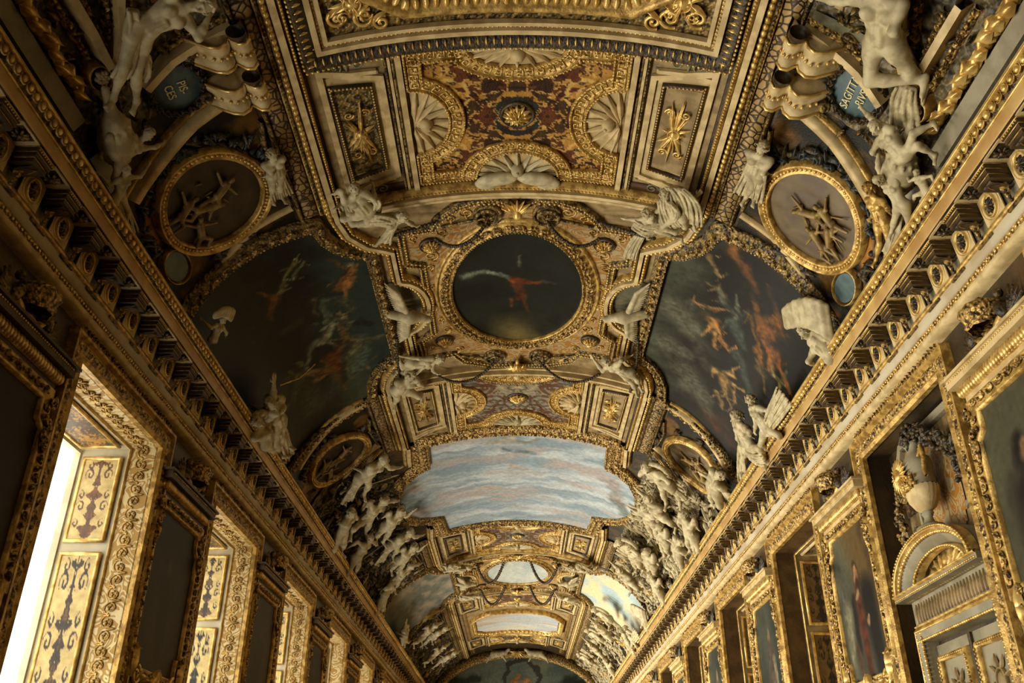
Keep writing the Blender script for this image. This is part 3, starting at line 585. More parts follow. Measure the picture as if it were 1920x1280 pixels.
# ---------------------------------------------------------------- round painting bays
def oval_bay(i, yc, lvl):
    k = (lambda y: yc+(y-12.15))
    nm = 'nearer' if i == 0 else 'farther'
    m = MB(VS); m.grid(-2.4, 2.4, k(9.5), k(14.95), 40, 30, .012); st = struct('trim_%d' % (90+i), m, TAN, True)
    # carved scroll field with stepped, lobed outline
    half = [(1.66, k(10.3)), (1.66, k(11.0)), (1.42, k(11.12)), (1.42, k(13.25)), (1.66, k(13.45)), (1.66, k(14.05)), (1.13, k(14.05)), (.95, k(14.4)), (.53, k(14.62)), (.1, k(14.64))]
    near = [(-.1, k(9.9)), (.1, k(9.9)), (.3, k(9.78)), (.55, k(9.78)), (.87, k(9.9)), (1.1, k(10.12)), (1.2, k(10.3))]
    P = near[1:]+half+mir(half)+mir(near[1:])
    f = MB(VS); f.grid(-1.7, 1.7, k(9.7), k(14.7), 60, 90, .05, keep=inpoly(P)); t0 = struct('trim_%d' % (95+i), f, SCROLLG)
    f = MB(VS); f.sweep(P, [(-.10, .012), (-.10, .09), (-.07, .11), (-.045, .07), (-.03, .07), (-.0, .10), (.03, .05)][::1], True); part('stepped_frame', f, GOLDD, t0)
    f = MB(VS); row(f, P, .05 if lvl > 1 else .09, (.018, .016, .018), -.07, .11, True); row(f, P, .07 if lvl > 1 else .12, (.02, .02, .02), 0, .10, True); part('beading', f, GOLDB, t0)
    if lvl > 1:
        f = MB(VS); rr = random.Random(4)
        for sg in (-1, 1):
            for (a, b, r) in ((1.3, 10.95, .12), (1.35, 11.25, .08), (1.2, 13.2, .1), (1.28, 12.85, .07), (.72, 10.0, .12), (.95, 10.1, .08), (.8, 14.35, .11), (1.05, 13.95, .09), (1.5, 13.75, .07), (1.52, 10.45, .07), (1.34, 11.8, .07), (1.34, 12.4, .07), (.5, 14.5, .06), (1.1, 10.4, .08)):
                f.tube(spiral(sg*a, k(b), r, 1.6, rr.random()*6, sg, 20, .06), .012, 5); f.leaf([(sg*a, k(b)+r, .055)], (r*.7, .03, .03), rr.random()*6)
        part('carved_scrolls', f, GOLD, t0)
    # outer mouldings with the semicircular recess for the eagle
    for sg in (-1, 1):
        S = HS(sg)
        q = [(2.5, k(9.1)), (2.5, k(9.6)), (2.42, k(9.98)), (2.2, k(10.33)), (1.98, k(10.5)), (1.86, k(10.6)), (1.86, k(11.38))]+[(1.9-.44*math.sin(math.radians(t)), k(12.2)-.78*math.cos(math.radians(t))) for t in np.linspace(10, 170, 11)]+[(1.88, k(13.04)), (1.88, k(13.85)), (2.0, k(14.0)), (2.25, k(14.15)), (2.42, k(14.45)), (2.5, k(14.8)), (2.5, k(15.2))]
        f = MB(S); f.sweep(q, [(-.035, .012), (-.03, .15), (.03, .15), (.035, .012)]); s2 = struct('trim_%d' % (100+i*2+(sg > 0)), f, CREAM)
        f = MB(S); f.sweep(q, RD(-.11, -.035, .12, .012)); f.sweep(q, RD(.04, .11, .11, .012)); part('gilt_torus', f, GOLD, s2)
        f = MB(S); row(f, q, .075 if lvl > 1 else .12, (.028, .026, .026), -.075, .115); row(f, q, .07 if lvl > 1 else .12, (.022, .022, .022), .075, .11); part('beading', f, GOLDB, s2)
        f = MB(S); f.grid(1.5, 2.22, k(11.5), k(12.95), 10, 16, .03, keep=lambda u, v: (u-1.9)**2/.16+(v-k(12.2))**2/.5 < 1); part('recess_field', f, OLIVE, s2)
        for y in (10.85, 13.45):
            f = MB(S); f.sweep(arc(1.76, k(y), .05, .07, 0, 360, 12)[:-1], RD(0, .02, .09, .03), True, 1); f.blobs([(1.76, k(y), .05)], (.03, .03, .04)); part('roundel', f, GOLDB, s2)
    # painting
    lab = 'dark round painting of a winged figure on clouds in an oval gilt frame' if i == 0 else 'round cloud painting, paled by glare, in an oval gilt frame far down the vault'
    t = thing('oval_painting', lab, 'painting', base(0, k(12.1)))
    f = MB(VS); f.disk(0, k(12.1), 1.07, 1.66, 60, 160, .06, OVALF[i](k)); part('canvas', f, CANVAS, t)
    E_ = arc(0, k(12.1), 1.05, 1.64, 0, 360, 72)[:-1][::-1]
    f = MB(VS); f.sweep(E_, [(-.0, .05), (.0, .10), (.03, .13), (.05, .10), (.055, .09), (.10, .12), (.15, .13), (.2, .11), (.235, .07), (.24, .10), (.27, .11), (.29, .05)], True); fr = part('gilt_frame', f, GOLD, t)
    f = MB(VS); row(f, E_, .075, (.055, .03, .035), .11, .125, True, kind='l', alt=.5); row(f, E_, .075, (.055, .028, .035), .17, .125, True, kind='l', alt=.6, rot=.2); row(f, E_, .05, (.016, .016, .016), .03, .132, True); part('laurel_leaves', f, GOLDC, fr)
    # volutes and masks at both ends
    for e, (y, sy) in enumerate(((10.06, 1), (14.36, -1))):
        vol = []
        for sg in (-1, 1):
            f = MB(VS); vol.append(f)
            f.tube(spiral(sg*.42, k(y), .2, 1.7, PI/2*sy, -sg*sy, 40, .12), np.linspace(.035, .014, 40), 7); f.sweep(arc(sg*.42, k(y), .19, .22, 0, 360, 20)[:-1], FL(-.02, .02, .11, .05), True, 1)
            f.tube([(sg*(.5+.12*j), k(y-(.02+.035*j-.0*j*j)*sy*-1+(.0 if sy > 0 else 0)), .12-.008*j) for j in range(6)], .025, 6)
            a = np.arange(9)*2*PI/9; f.leaf(np.stack([sg*.42+.06*np.cos(a), k(y)+.06*np.sin(a), np.full(9, .14)], 1), (.035, .018, .03), a)
        tt = thing('double_volute', 'pair of gilt volutes at the %s end of the %s round painting' % ('near' if e == 0 else 'far', nm), 'ornament', base(0, k(y)))
        for f in vol: part('volute', f, GOLDD if i == 0 else GOLD, tt)
        f = MB(VS); yy = k(y-.2*sy)
        for q in range(7): a = -PI/2*sy+(q-3)*.42; f.leaf([(.11*math.cos(a), yy+.11*math.sin(a), .16)], (.13, .04, .06), a)
        f.blobs([(0, yy+.04*sy, .2)], (.07, .1, .08), res=(8, 6)); f.blobs([(0, yy+.13*sy, .17)], (.04, .09, .05), res=(8, 6)); 
        for sg in (-1, 1): f.blobs([(sg*.09, yy-.03*sy, .17)], (.04, .09, .05), sg*.5, res=(8, 6))
        part('gilt_mask', f, GOLDB, tt)
        for sg in (-1, 1):
            y2 = k(10.66 if e == 0 else 13.56); 
            rosette('sunflower_boss', VS, sg*1.29, y2, .13, 'gilt sunflower boss by the %s %s corner of the %s round painting' % ('near' if e == 0 else 'far', LR[sg], nm), mt=GOLDB, h=.06)
OVALF = [lambda k: paint(lambda u, v: mixc(mixc((.09, .09, .06), (.13, .14, .11), (nz2(u, v, 1.2)+1)/2), (.42, .36, .20), np.clip((v-k(12.75))*1.4, 0, 1)*np.clip(1.15-np.abs(u+.05)*2.2, 0, 1)),
    [(-.86, k(11.62), -.3, k(11.55), .09, (.50, .52, .44), .9), (-.3, k(11.58), -.05, k(11.8), .08, (.45, .48, .42), .8), (-.1, k(11.75), .3, k(11.85), .10, (.40, .18, .07), .95), (.0, k(11.9), .02, k(12.35), .13, (.36, .17, .08), .8), (.1, k(12.1), .2, k(12.8), .08, (.30, .16, .08), .7), (-.15, k(12.2), -.12, k(12.6), .07, (.36, .2, .1), .7), (-.55, k(12.0), -.15, k(12.2), .2, (.09, .09, .07), .8), (.5, k(13.3), .9, k(12.6), .3, (.10, .10, .07), .8), (.02, k(11.35), .04, k(11.15), .04, (.35, .33, .27), .7), (.3, k(11.8), .55, k(11.9), .05, (.24, .2, .16), .7)], .08),
    lambda k: paint(lambda u, v: mixc((.66, .70, .70), (.80, .80, .76), (nz2(u*2, v*.5, 1.5)+1)/2), [], .1)]  # glare painted into the base colours of the farther canvas
oval_bay(0, 12.15, 2); oval_bay(1, 30.2, 1)
# ---------------------------------------------------------------- great cloud painting
def sky(seed, c1, c2, c3, fu=.55, fv=1.7):
    return lambda u, v: mixc(mixc(c1, c2, .5+.7*nz2(u*fu, v*fv, 1.0, seed)), c3, np.clip(nz2(u*fu*.8+2, v*fv*.7, .9, seed+1)*1.3-.1, 0, 1))
def big(idx, yc, name):
    hh = 3.2; q = [(2.0, yc-hh), (2.06, yc-1.95), (2.4, yc-1.75), (2.72, yc-1.4), (2.98, yc-.8), (3.05, yc), (2.98, yc+.8), (2.72, yc+1.4), (2.4, yc+1.75), (2.06, yc+1.95), (2.0, yc+hh)]
    P = q+mir(q)
    t = thing('cloud_painting', name, 'painting', base(0, yc))
    f = MB(VS); f.grid(-3.12, 3.12, yc-hh, yc+hh, 150, 150, .05, paint(sky(1, (.54, .60, .64), (.76, .78, .79), (.68, .64, .62), .7, 3.2), [(-.3, yc-2.2, .35, yc-1.9, .22, (.42, .50, .54), .8), (-.6, yc-2.6, .4, yc-2.7, .2, (.62, .56, .48), .6), (-.1, yc-1.2, .2, yc-1.0, .15, (.66, .56, .48), .5), (2.6, yc+.2, 2.9, yc+.9, .3, (.34, .37, .36), .7), (-2.9, yc-.5, -2.6, yc+.7, .25, (.36, .4, .4), .6), (2.3, yc-1.0, 2.7, yc+.2, .3, (.56, .50, .46), .6)], .15), inpoly(P)); part('canvas', f, CANVAS, t)  # window glare on the varnish is put into the pale canvas colours
    f = MB(VS); f.sweep(P[::-1], [(.0, .04), (-.01, .12), (.03, .15), (.06, .12), (.14, .15), (.2, .13), (.23, .09), (.25, .11), (.28, .10), (.29, .01)], True); fr = part('gilt_frame', f, GOLDC, t)
    f = MB(VS); row(f, P[::-1], .11, (.075, .04, .05), .12, .14, True, kind='l', alt=.7); row(f, P[::-1], .06, (.018, .018, .02), .03, .155, True); part('leaf_carving', f, GOLDC, fr)
    for sg in (-1, 1):
        for e in (-1, 1):
            f = MB(HS(sg)); a, b = sorted((yc+e*1.95, yc+e*3.35)); f.grid(2.2, 2.42, a, b, 4, 12, .06); part('corner_block', f, GOLDC, t)
            f = MB(HS(sg)); row(f, [(2.31, a+.05), (2.31, b)], .12, (.09, .06, .05), 0, .07, kind='l', alt=.9); part('corner_foliage', f, GOLDC, t)
big(0, 21.15, 'great cross-shaped painting of clouds paled by window glare in the middle of the vault')
# ---------------------------------------------------------------- octagonal panels
def octo(idx, y0, y1, name, lvl, c):
    yc = (y0+y1)/2
    f = MB(VS); f.grid(-2.36, 2.36, y0, y1, 44, 30, .012); struct('trim_%d' % (110+idx), f, GOLDD if lvl > 1 else TAN, True)
    t = thing('octagonal_painting', name, 'painting', base(0, yc))
    O = [(1.22, y0+.52), (1.62, y0+.8), (2.0, y0+1.5), (2.0, y1-1.5), (1.62, y1-.8), (1.22, y1-.52)]; P = O+mir(O)
    Q = [(1.02, y0+.75), (1.4, y0+1.0), (1.75, y0+1.6), (1.75, y1-1.6), (1.4, y1-1.0), (1.02, y1-.75)]; Pi = Q+mir(Q)
    f = MB(VS); f.grid(-1.8, 1.8, y0+.7, y1-.7, 60, 60, .06, paint(sky(3, *c), [], .1), inpoly(Pi)); part('canvas', f, CANVAS, t)
    f = MB(VS); f.sweep(P, [(0, .012), (0, .17), (.04, .2), (.08, .18), (.1, .14), (.22, .09), (.24, .05)], True); fr = part('gadrooned_frame', f, GOLD, t)
    f = MB(VS); row(f, P, .105 if lvl > 1 else .2, (.036 if lvl > 1 else .07, .085, .05), .14, .12, True, res=(8, 6)); part('gadroons', f, GOLDB, fr)
    if lvl > 1:
        f = MB(VS); R0 = rect(-2.36, 2.36, y0, y1)
        f.sweep(R0, [(.0, .012), (.0, .12), (.02, .13), (.15, .06), (.155, .0)], True); part('leaf_border', f, BLACKG, t)
        f = MB(VS); f.sweep(R0, [(.155, .02), (.16, .10), (.22, .10), (.225, .05), (.26, .05), (.265, .085), (.31, .085), (.315, .02)], True); part('cream_fillets', f, CREAM, t, False)
        f = MB(VS); row(f, R0, .09, (.05, .02, .03), .08, .09, True, kind='l', rot=PI/2); row(f, R0, .05, (.016, .014, .016), .24, .055, True); row(f, R0, .06, (.02, .016, .02), -.01, .12, True); part('border_leaves', f, GOLDB, t)
        for sg in (-1, 1):
            f = MB(VS); trophy(f, sg*1.72, y1-.72, .26, .3, .03, 26, 3+sg)
            for (a, b, r) in ((1.62, .5, .13), (1.9, .55, .12), (1.45, .42, .1), (1.95, .95, .1), (1.8, 1.25, .1)): f.tube(spiral(sg*a, y1-b, r, 1.6, sg, sg, 22, .05), .022, 6); f.leaf([(sg*a, y1-b-r, .05)], (.1, .04, .05), sg*.6)
            part('spandrel_scrolls', f, GOLDB, t)
octo(0, 1.2, 6.98, 'octagonal vault painting overhead in a gadrooned gilt frame, only its edge in view', 2, ((.4, .45, .45), (.55, .55, .5), (.5, .42, .34)))
octo(1, 35.75, 41.1, 'octagonal sky painting paled by glare in a gilt frame near the end wall', 1, ((.68, .70, .72), (.80, .78, .74), (.72, .64, .56)))  # canvas colours lightened to carry the glare on the varnish
# ---------------------------------------------------------------- large side paintings
def side_painting(sd, yc, colf, lab, lvl):
    k = (lambda y: yc+(y-12.15)); S = HS(sd)
    q = [(5.25, k(10.0)), (4.66, k(9.86)), (4.1, k(9.74)), (3.5, k(9.66)), (2.87, k(9.70)), (2.80, k(10.0)), (2.66, k(10.28)), (2.46, k(10.5)), (2.25, k(10.62)), (2.25, k(13.68)), (2.48, k(13.82)), (2.68, k(14.1)), (2.82, k(14.45)), (2.9, k(14.98)), (3.5, k(15.12)), (4.1, k(15.25)), (4.66, k(15.38)), (5.25, k(15.5))]
    t = thing('wall_painting', lab, 'painting', tuple(S(np.array([[3.6, k(12.4), .03]]))[0]))
    f = MB(S); n = (110, 190) if lvl > 1 else (40, 60); f.grid(2.2, 5.2, k(9.6), k(15.5), *n, .03, colf(k), inpoly(q)); part('canvas', f, CANVAS, t)
    f = MB(S); f.sweep(q, [(.0, .02), (-.01, .10), (.02, .13), (.045, .10), (.09, .13), (.14, .11), (.16, .07), (.18, .09), (.2, .01)]); fr = part('gilt_frame', f, GOLDD, t)
    f = MB(S); row(f, q, .12, (.07, .035, .045), .095, .115, kind='l', alt=.7); row(f, q, .055 if lvl > 1 else .1, (.018, .014, .018), .0, .12); row(f, q, .12, (.028, .028, .03), .095, .14); part('leaf_carving', f, GOLDC, fr)
FIG = {
 'atlas_r': {'N':(3.12,5.24,6.23),'P':(3.31,5.75,6.17),'H':(3.02,5.05,6.24),'aA':[(2.89,5.47,6.44),(2.72,5.6,6.65)],'aB':[(3.3,5.32,6.08),(3.43,5.62,6.22)],'lA':[(3.29,6.09,6.09),(3.69,5.94,5.95)],'lB':[(3.55,5.88,6.04),(3.82,6.12,6.07)],'dr':[([(3.63,6.11,6.02),(3.66,6.34,6.01),(3.79,6.57,5.95)],0.22,5),([(3.36,5.61,6.35),(3.53,5.85,6.26),(3.7,6.07,6.16)],0.1,3)]},
 'archer_r': {'N':(3.56,6.6,5.92),'P':(3.76,6.68,5.67),'H':(3.46,6.52,5.92),'aA':[(3.45,6.54,6.05),(3.42,6.6,6.23)],'aB':[(3.59,6.81,5.92),(3.65,7.02,6.0)],'lA':[(3.7,6.29,5.68),(3.81,6.26,5.69)],'lB':[(3.8,6.34,5.6),(3.97,6.54,5.59)]},
 'putto_r': {'N':(3.75,7.06,5.69),'P':(3.9,7.22,5.49),'H':(3.64,7.03,5.68),'aA':[(3.64,7.01,5.85),(3.63,6.89,5.95)],'aB':[(3.74,6.9,5.71),(3.72,6.9,5.83)],'lA':[(3.91,7.46,5.49),(4.03,7.88,5.56)],'lB':[(4.0,7.35,5.37),(4.13,7.86,5.45)],'dr':[([(3.92,7.26,5.57),(4.0,7.64,5.52),(4.14,8.22,5.57)],0.12,4)]},
 'satyr_r': {'N':(3.89,6.77,5.52),'P':(3.99,6.87,5.4),'H':(3.82,6.67,5.51),'aA':[(3.87,6.91,5.57),(3.87,6.92,5.68)],'aB':[(3.97,6.68,5.45),(4.03,6.78,5.43)],'lA':[(3.93,7.16,5.55),(4.09,7.4,5.55)],'lB':[(3.99,7.08,5.4),(4.15,7.4,5.48)]},
 'atlas_l': {'N':(-2.95,5.45,6.35),'P':(-3.34,5.53,6.14),'H':(-2.79,5.45,6.36),'aA':[(-2.95,5.69,6.35),(-2.8,5.64,6.44)],'aB':[(-2.94,5.22,6.35),(-2.86,5.3,6.52)],'lA':[(-3.56,5.84,5.79),(-3.88,6.33,5.76)],'lB':[(-3.51,5.99,5.94),(-3.68,6.46,6.04)],'dr':[([(-3.31,5.32,6.14),(-3.35,5.64,6.04),(-3.55,5.81,5.88)],0.11,5),([(-3.44,5.56,6.08),(-3.33,5.91,6.12),(-3.49,6.02,6.03)],0.09,3)]},
 'archer_l': {'N':(-3.67,6.62,5.84),'P':(-3.85,6.65,5.62),'H':(-3.55,6.56,5.89),'aA':[(-3.6,6.79,5.9),(-3.59,6.91,6.06)],'aB':[(-3.72,6.42,5.75),(-3.82,6.42,5.76)],'lA':[(-3.82,6.36,5.66),(-4.0,6.6,5.65)],'lB':[(-3.94,6.83,5.54),(-4.05,7.26,5.65)]},
 'putto_l': {'N':(-3.86,6.85,5.58),'P':(-3.97,7.04,5.46),'H':(-3.78,6.72,5.6),'aA':[(-3.79,7.01,5.71),(-3.71,7.01,5.92)],'aB':[(-3.97,6.82,5.46),(-4.01,6.73,5.49)],'lA':[(-3.96,7.27,5.48),(-4.11,7.57,5.5)],'lB':[(-4.01,7.08,5.31),(-4.17,7.34,5.3)],'dr':[([(-3.96,7.05,5.48),(-4.0,7.35,5.51),(-4.14,7.82,5.57)],0.12,4)]},
 'angel_nl': {'N':(-1.57,9.52,7.0),'P':(-1.92,9.38,6.94),'H':(-1.42,9.27,6.93),'aA':[(-1.38,9.71,7.06),(-1.3,10.09,7.28)],'aB':[(-1.87,9.92,6.94),(-2.09,10.28,7.02)],'lA':[(-2.16,9.43,6.89),(-2.27,9.18,7.01)],'lB':[(-2.15,9.14,6.85),(-2.21,9.04,7.03)],'dr':[([(-1.61,9.48,6.95),(-1.76,9.28,6.87),(-1.95,9.37,6.91)],0.2,7),([(-1.67,9.63,6.99),(-1.74,9.76,6.96),(-1.8,9.95,6.96)],0.12,4),([(-1.86,9.21,6.94),(-1.68,8.92,6.89),(-1.89,8.94,6.93)],0.08,3)],'hair':'l'},
 'boy_nl': {'N':(-2.05,8.81,6.88),'P':(-1.94,9.21,6.92),'H':(-1.97,8.57,6.83),'aA':[(-2.17,8.67,6.84),(-2.27,8.8,6.9)],'aB':[(-1.88,8.88,6.99),(-1.83,8.92,7.1)],'lA':[(-2.09,9.22,6.87),(-2.24,9.31,7.02)],'lB':[(-1.94,9.34,6.92),(-2.12,9.5,7.01)],'dr':[([(-2.14,8.86,6.87),(-2.13,9.05,6.85),(-2.08,9.3,6.92)],0.06,3),([(-1.9,8.99,7.03),(-1.73,9.01,6.96),(-1.84,9.34,7.0)],0.07,3)]},
 'angel_nr': {'N':(1.66,9.4,6.98),'P':(1.91,9.6,6.95),'H':(1.7,9.03,6.86),'aA':[(1.47,9.56,7.02),(1.23,9.76,7.24)],'aB':[(1.84,9.99,6.93),(1.99,10.62,7.11)],'lA':[(2.07,9.61,6.9),(2.28,9.64,7.01)],'lB':[(2.04,9.73,6.94),(2.26,9.93,7.03)],'dr':[([(1.54,9.56,6.98),(1.7,9.65,6.88),(1.88,9.61,6.94)],0.26,8),([(1.71,9.88,7.09),(1.62,10.3,7.16),(1.64,10.78,7.26)],0.14,4)],'hair':'l'},
 'draped_nr': {'N':(1.9,8.94,6.93),'P':(2.08,9.26,6.87),'H':(1.81,8.73,6.85),'aA':[(1.84,9.24,6.97),(1.75,9.44,7.08)],'aB':[(2.15,8.91,6.84),(2.23,8.81,6.87)],'lA':[(1.95,9.41,6.89),(1.84,9.41,7.05)],'lB':[(2.19,9.43,6.85),(2.33,9.55,6.98)],'dr':[([(1.94,8.67,6.87),(2.11,8.75,6.76),(2.19,9.41,6.88)],0.34,10),([(1.85,8.92,6.89),(1.9,9.17,6.83),(2.09,9.45,6.87)],0.2,7),([(1.91,8.89,6.82),(2.05,9.02,6.76),(2.01,9.27,6.84)],0.08,4)],'hair':'l'},
 'angel_fl': {'N':(-1.44,13.66,7.05),'P':(-1.85,13.63,7.0),'H':(-1.2,13.39,7.0),'aA':[(-1.49,13.98,7.04),(-1.37,14.52,7.17)],'aB':[(-1.69,13.42,6.99),(-2.0,13.46,7.05)],'lA':[(-2.0,13.8,7.0),(-2.05,13.61,7.09)],'lB':[(-1.98,14.03,7.01),(-2.14,14.12,7.11)],'dr':[([(-1.57,13.58,7.04),(-1.68,13.79,6.99),(-1.9,14.08,7.03)],0.16,5)],'hair':'l'},
 'boy_fl': {'N':(-1.94,14.1,6.92),'P':(-2.14,14.61,6.95),'H':(-1.84,13.79,6.87),'aA':[(-1.79,14.43,7.01),(-1.69,14.92,7.14)],'aB':[(-2.07,14.14,6.98),(-2.18,14.49,7.04)],'lA':[(-1.96,14.7,6.96),(-1.83,15.33,7.2)],'lB':[(-2.22,14.85,6.92),(-2.35,15.44,7.08)]},
 'angel_fr': {'N':(1.62,13.66,7.01),'P':(1.95,13.94,6.96),'H':(1.43,13.34,6.95),'aA':[(1.51,13.98,7.03),(1.34,13.87,7.22)],'aB':[(1.78,13.43,6.96),(1.93,13.5,7.07)],'lA':[(2.09,14.32,6.92),(2.26,15.08,7.06)],'lB':[(2.13,14.14,6.95),(2.3,14.89,7.05)],'dr':[([(1.67,13.73,7.01),(1.87,13.85,6.92),(2.06,14.3,6.98)],0.16,5)],'hair':'l'},
 'bust_r': {'N':(3.9,10.24,5.62),'P':(4.03,10.03,5.25),'H':(3.71,10.1,5.71),'aA':[(3.97,10.42,5.46),(4.17,10.8,5.48)],'aB':[(3.99,9.91,5.41),(4.18,10.2,5.45)],'dr':[([(3.58,10.21,5.92),(3.61,9.55,5.73),(3.92,9.64,5.52)],0.34,9),([(3.88,10.28,5.61),(3.93,10.08,5.42),(4.07,10.12,5.48)],0.12,4)],'nolegs':1,'smooth':1},
 'bust_l': {'N':(-3.86,9.96,5.7),'P':(-3.96,10.07,5.49),'H':(-3.73,9.8,5.72),'aA':[(-3.92,9.86,5.57),(-4.0,9.75,5.63)],'aB':[(-3.85,10.24,5.71),(-4.06,10.68,5.74)],'dr':[([(-3.79,9.6,5.62),(-3.68,9.61,5.72),(-3.72,9.98,5.83)],0.1,4)],'nolegs':1,'smooth':1},
 'muse_a_r': {'N':(3.64,13.35,5.77),'P':(3.86,13.69,5.46),'H':(3.48,13.05,5.83),'aA':[(3.73,13.92,5.63),(3.91,14.11,5.61)],'aB':[(3.79,13.16,5.61),(3.91,13.64,5.61)],'lA':[(3.84,12.94,5.18),(4.14,13.67,5.15)],'lB':[(3.86,14.28,5.48),(4.14,15.3,5.43)],'dr':[([(3.76,13.83,5.56),(3.82,14.42,5.5),(4.1,15.29,5.38)],0.2,6),([(3.81,13.75,5.46),(3.84,13.65,5.18),(3.94,13.33,5.13)],0.14,5)],'hair':'l'},
 'muse_b_r': {'N':(3.68,12.55,5.71),'P':(3.89,12.72,5.37),'H':(3.53,12.3,5.76),'aA':[(3.75,12.82,5.52),(3.85,13.52,5.48)],'aB':[(3.83,12.37,5.54),(3.98,12.53,5.43)],'lA':[(3.87,13.19,5.28),(4.13,13.39,5.25)],'lB':[(3.94,12.39,5.15),(4.22,13.06,5.3)],'dr':[([(3.88,12.65,5.41),(3.8,11.9,5.33),(3.87,11.64,5.45)],0.26,7),([(3.92,12.78,5.45),(3.9,12.0,5.33),(4.08,11.86,5.44)],0.2,6),([(3.7,12.52,5.63),(3.74,12.55,5.49),(3.86,12.69,5.41)],0.14,5),([(3.87,12.95,5.43),(3.88,12.42,5.23),(4.12,12.67,5.3)],0.14,5)],'hair':'l'},
 'muse_a_l': {'N':(-3.77,12.47,5.66),'P':(-3.86,13.23,5.59),'H':(-3.7,12.01,5.57),'aA':[(-3.69,12.1,5.7),(-3.63,11.84,5.87)],'aB':[(-3.84,12.39,5.51),(-3.95,12.29,5.51)],'lA':[(-3.86,13.59,5.47),(-4.0,14.7,5.64)],'lB':[(-3.94,13.44,5.38),(-4.12,14.41,5.47)],'dr':[([(-3.82,13.16,5.57),(-3.81,13.95,5.47),(-4.03,15.0,5.57)],0.24,7),([(-3.77,12.49,5.62),(-3.77,12.84,5.62),(-3.86,13.22,5.59)],0.1,4)],'hair':'l'},
 'muse_b_l': {'N':(-3.95,12.46,5.36),'P':(-3.99,13.28,5.39),'H':(-3.87,11.97,5.28),'aA':[(-3.89,12.04,5.4),(-3.86,12.41,5.7)],'aB':[(-4.02,12.65,5.26),(-4.14,12.83,5.16)],'lA':[(-3.92,13.88,5.44),(-4.09,14.95,5.55)],'lB':[(-4.01,13.78,5.31),(-4.18,14.96,5.46)],'dr':[([(-3.84,12.02,5.38),(-3.74,12.04,5.5),(-3.82,12.6,5.56)],0.1,4)]},
 'slave1_r': {'N':(2.75,17.18,6.36),'P':(3.2,17.75,6.17),'H':(2.55,16.87,6.36),'aA':[(2.48,18.3,6.55),(2.59,17.26,6.55)],'aB':[(3.16,17.06,6.2),(3.27,17.79,6.23)],'lA':[(3.27,18.76,6.11),(3.71,20.24,6.07)],'lB':[(3.54,17.99,5.97),(3.84,19.38,6.0)],'dr':[([(3.1,17.92,6.24),(3.36,17.53,6.03),(3.73,18.13,5.9)],0.2,7),([(2.59,16.89,6.45),(2.85,16.51,6.3),(3.15,17.01,6.21)],0.1,5)]},
 'slave2_r': {'N':(3.01,18.98,6.25),'P':(3.36,19.82,6.1),'H':(2.77,18.59,6.29),'aA':[(2.78,18.88,6.45),(2.67,18.77,6.62)],'aB':[(3.26,19.0,6.18),(3.5,19.09,6.15)],'lA':[(3.57,19.49,5.79),(3.92,20.02,5.78)],'lB':[(3.48,21.03,6.05),(3.83,22.09,6.01)],'dr':[([(3.31,19.83,6.14),(3.46,19.73,5.92),(3.72,19.85,5.83)],0.12,4)]},
 'slave3_r': {'N':(3.6,18.45,5.75),'P':(3.84,19.11,5.52),'H':(3.45,18.04,5.78),'aA':[(3.54,19.24,5.83),(3.75,19.7,5.79)],'aB':[(3.75,18.08,5.6),(3.96,18.68,5.49)],'lA':[(3.88,19.93,5.42),(4.14,20.78,5.4)],'lB':[(3.97,19.18,5.28),(4.17,20.15,5.3)],'dr':[([(3.67,18.52,5.73),(3.74,18.7,5.49),(4.0,19.96,5.37)],0.28,8)]},
 'slave4_r': {'N':(2.93,22.71,6.25),'P':(3.32,23.96,6.13),'H':(2.74,21.99,6.25),'aA':[(2.75,23.79,6.47),(2.6,23.66,6.66)],'aB':[(3.18,22.22,6.18),(3.06,22.23,6.39)],'lA':[(3.56,24.28,5.87),(3.94,25.24,5.76)],'lB':[(3.46,25.71,6.07),(3.89,26.77,5.92)],'dr':[([(3.05,23.36,6.28),(3.31,23.91,6.07),(3.71,24.8,5.92)],0.3,7)]},
 'slave5_r': {'N':(3.34,22.47,6.04),'P':(3.61,23.51,5.9),'H':(3.17,21.82,6.07),'aA':[(3.27,23.48,6.17),(3.5,24.24,6.15)],'aB':[(3.54,22.23,5.98),(3.73,22.42,5.9)],'lA':[(3.78,23.89,5.64),(4.06,24.81,5.63)],'lB':[(3.76,24.74,5.76),(4.05,25.83,5.64)]},
 'slave6_r': {'N':(3.73,20.02,5.63),'P':(3.81,21.59,5.68),'H':(3.66,19.25,5.56),'aA':[(3.88,19.85,5.4),(4.06,20.32,5.34)],'aB':[(3.65,20.76,5.84),(3.59,20.89,6.07)],'lA':[(3.92,21.45,5.25),(4.22,22.43,5.29)],'lB':[(3.87,22.63,5.57),(4.16,23.65,5.51)]},
 'slave1_l': {'N':(-2.76,16.74,6.35),'P':(-3.15,17.16,6.2),'H':(-2.56,16.38,6.35),'aA':[(-2.57,17.78,6.51),(-2.34,17.95,6.72)],'aB':[(-2.98,16.67,6.33),(-3.22,16.88,6.27)],'lA':[(-3.14,18.19,6.22),(-3.6,19.12,6.2)],'lB':[(-3.42,17.52,6.1),(-3.79,18.42,6.05)],'dr':[([(-3.11,17.25,6.23),(-3.32,17.25,6.06),(-3.63,18.14,6.02)],0.2,6)]},
 'slave2_l': {'N':(-3.05,18.93,6.22),'P':(-3.41,19.4,6.04),'H':(-2.84,18.61,6.25),'aA':[(-2.83,19.27,6.42),(-2.71,19.89,6.6)],'aB':[(-3.2,18.59,6.17),(-3.47,19.21,6.19)],'lA':[(-3.6,19.16,5.75),(-3.93,20.07,5.77)],'lB':[(-3.51,20.44,6.0),(-3.88,21.35,5.94)],'dr':[([(-3.21,19.11,6.16),(-3.44,19.19,5.94),(-3.81,19.69,5.78)],0.2,6)]},
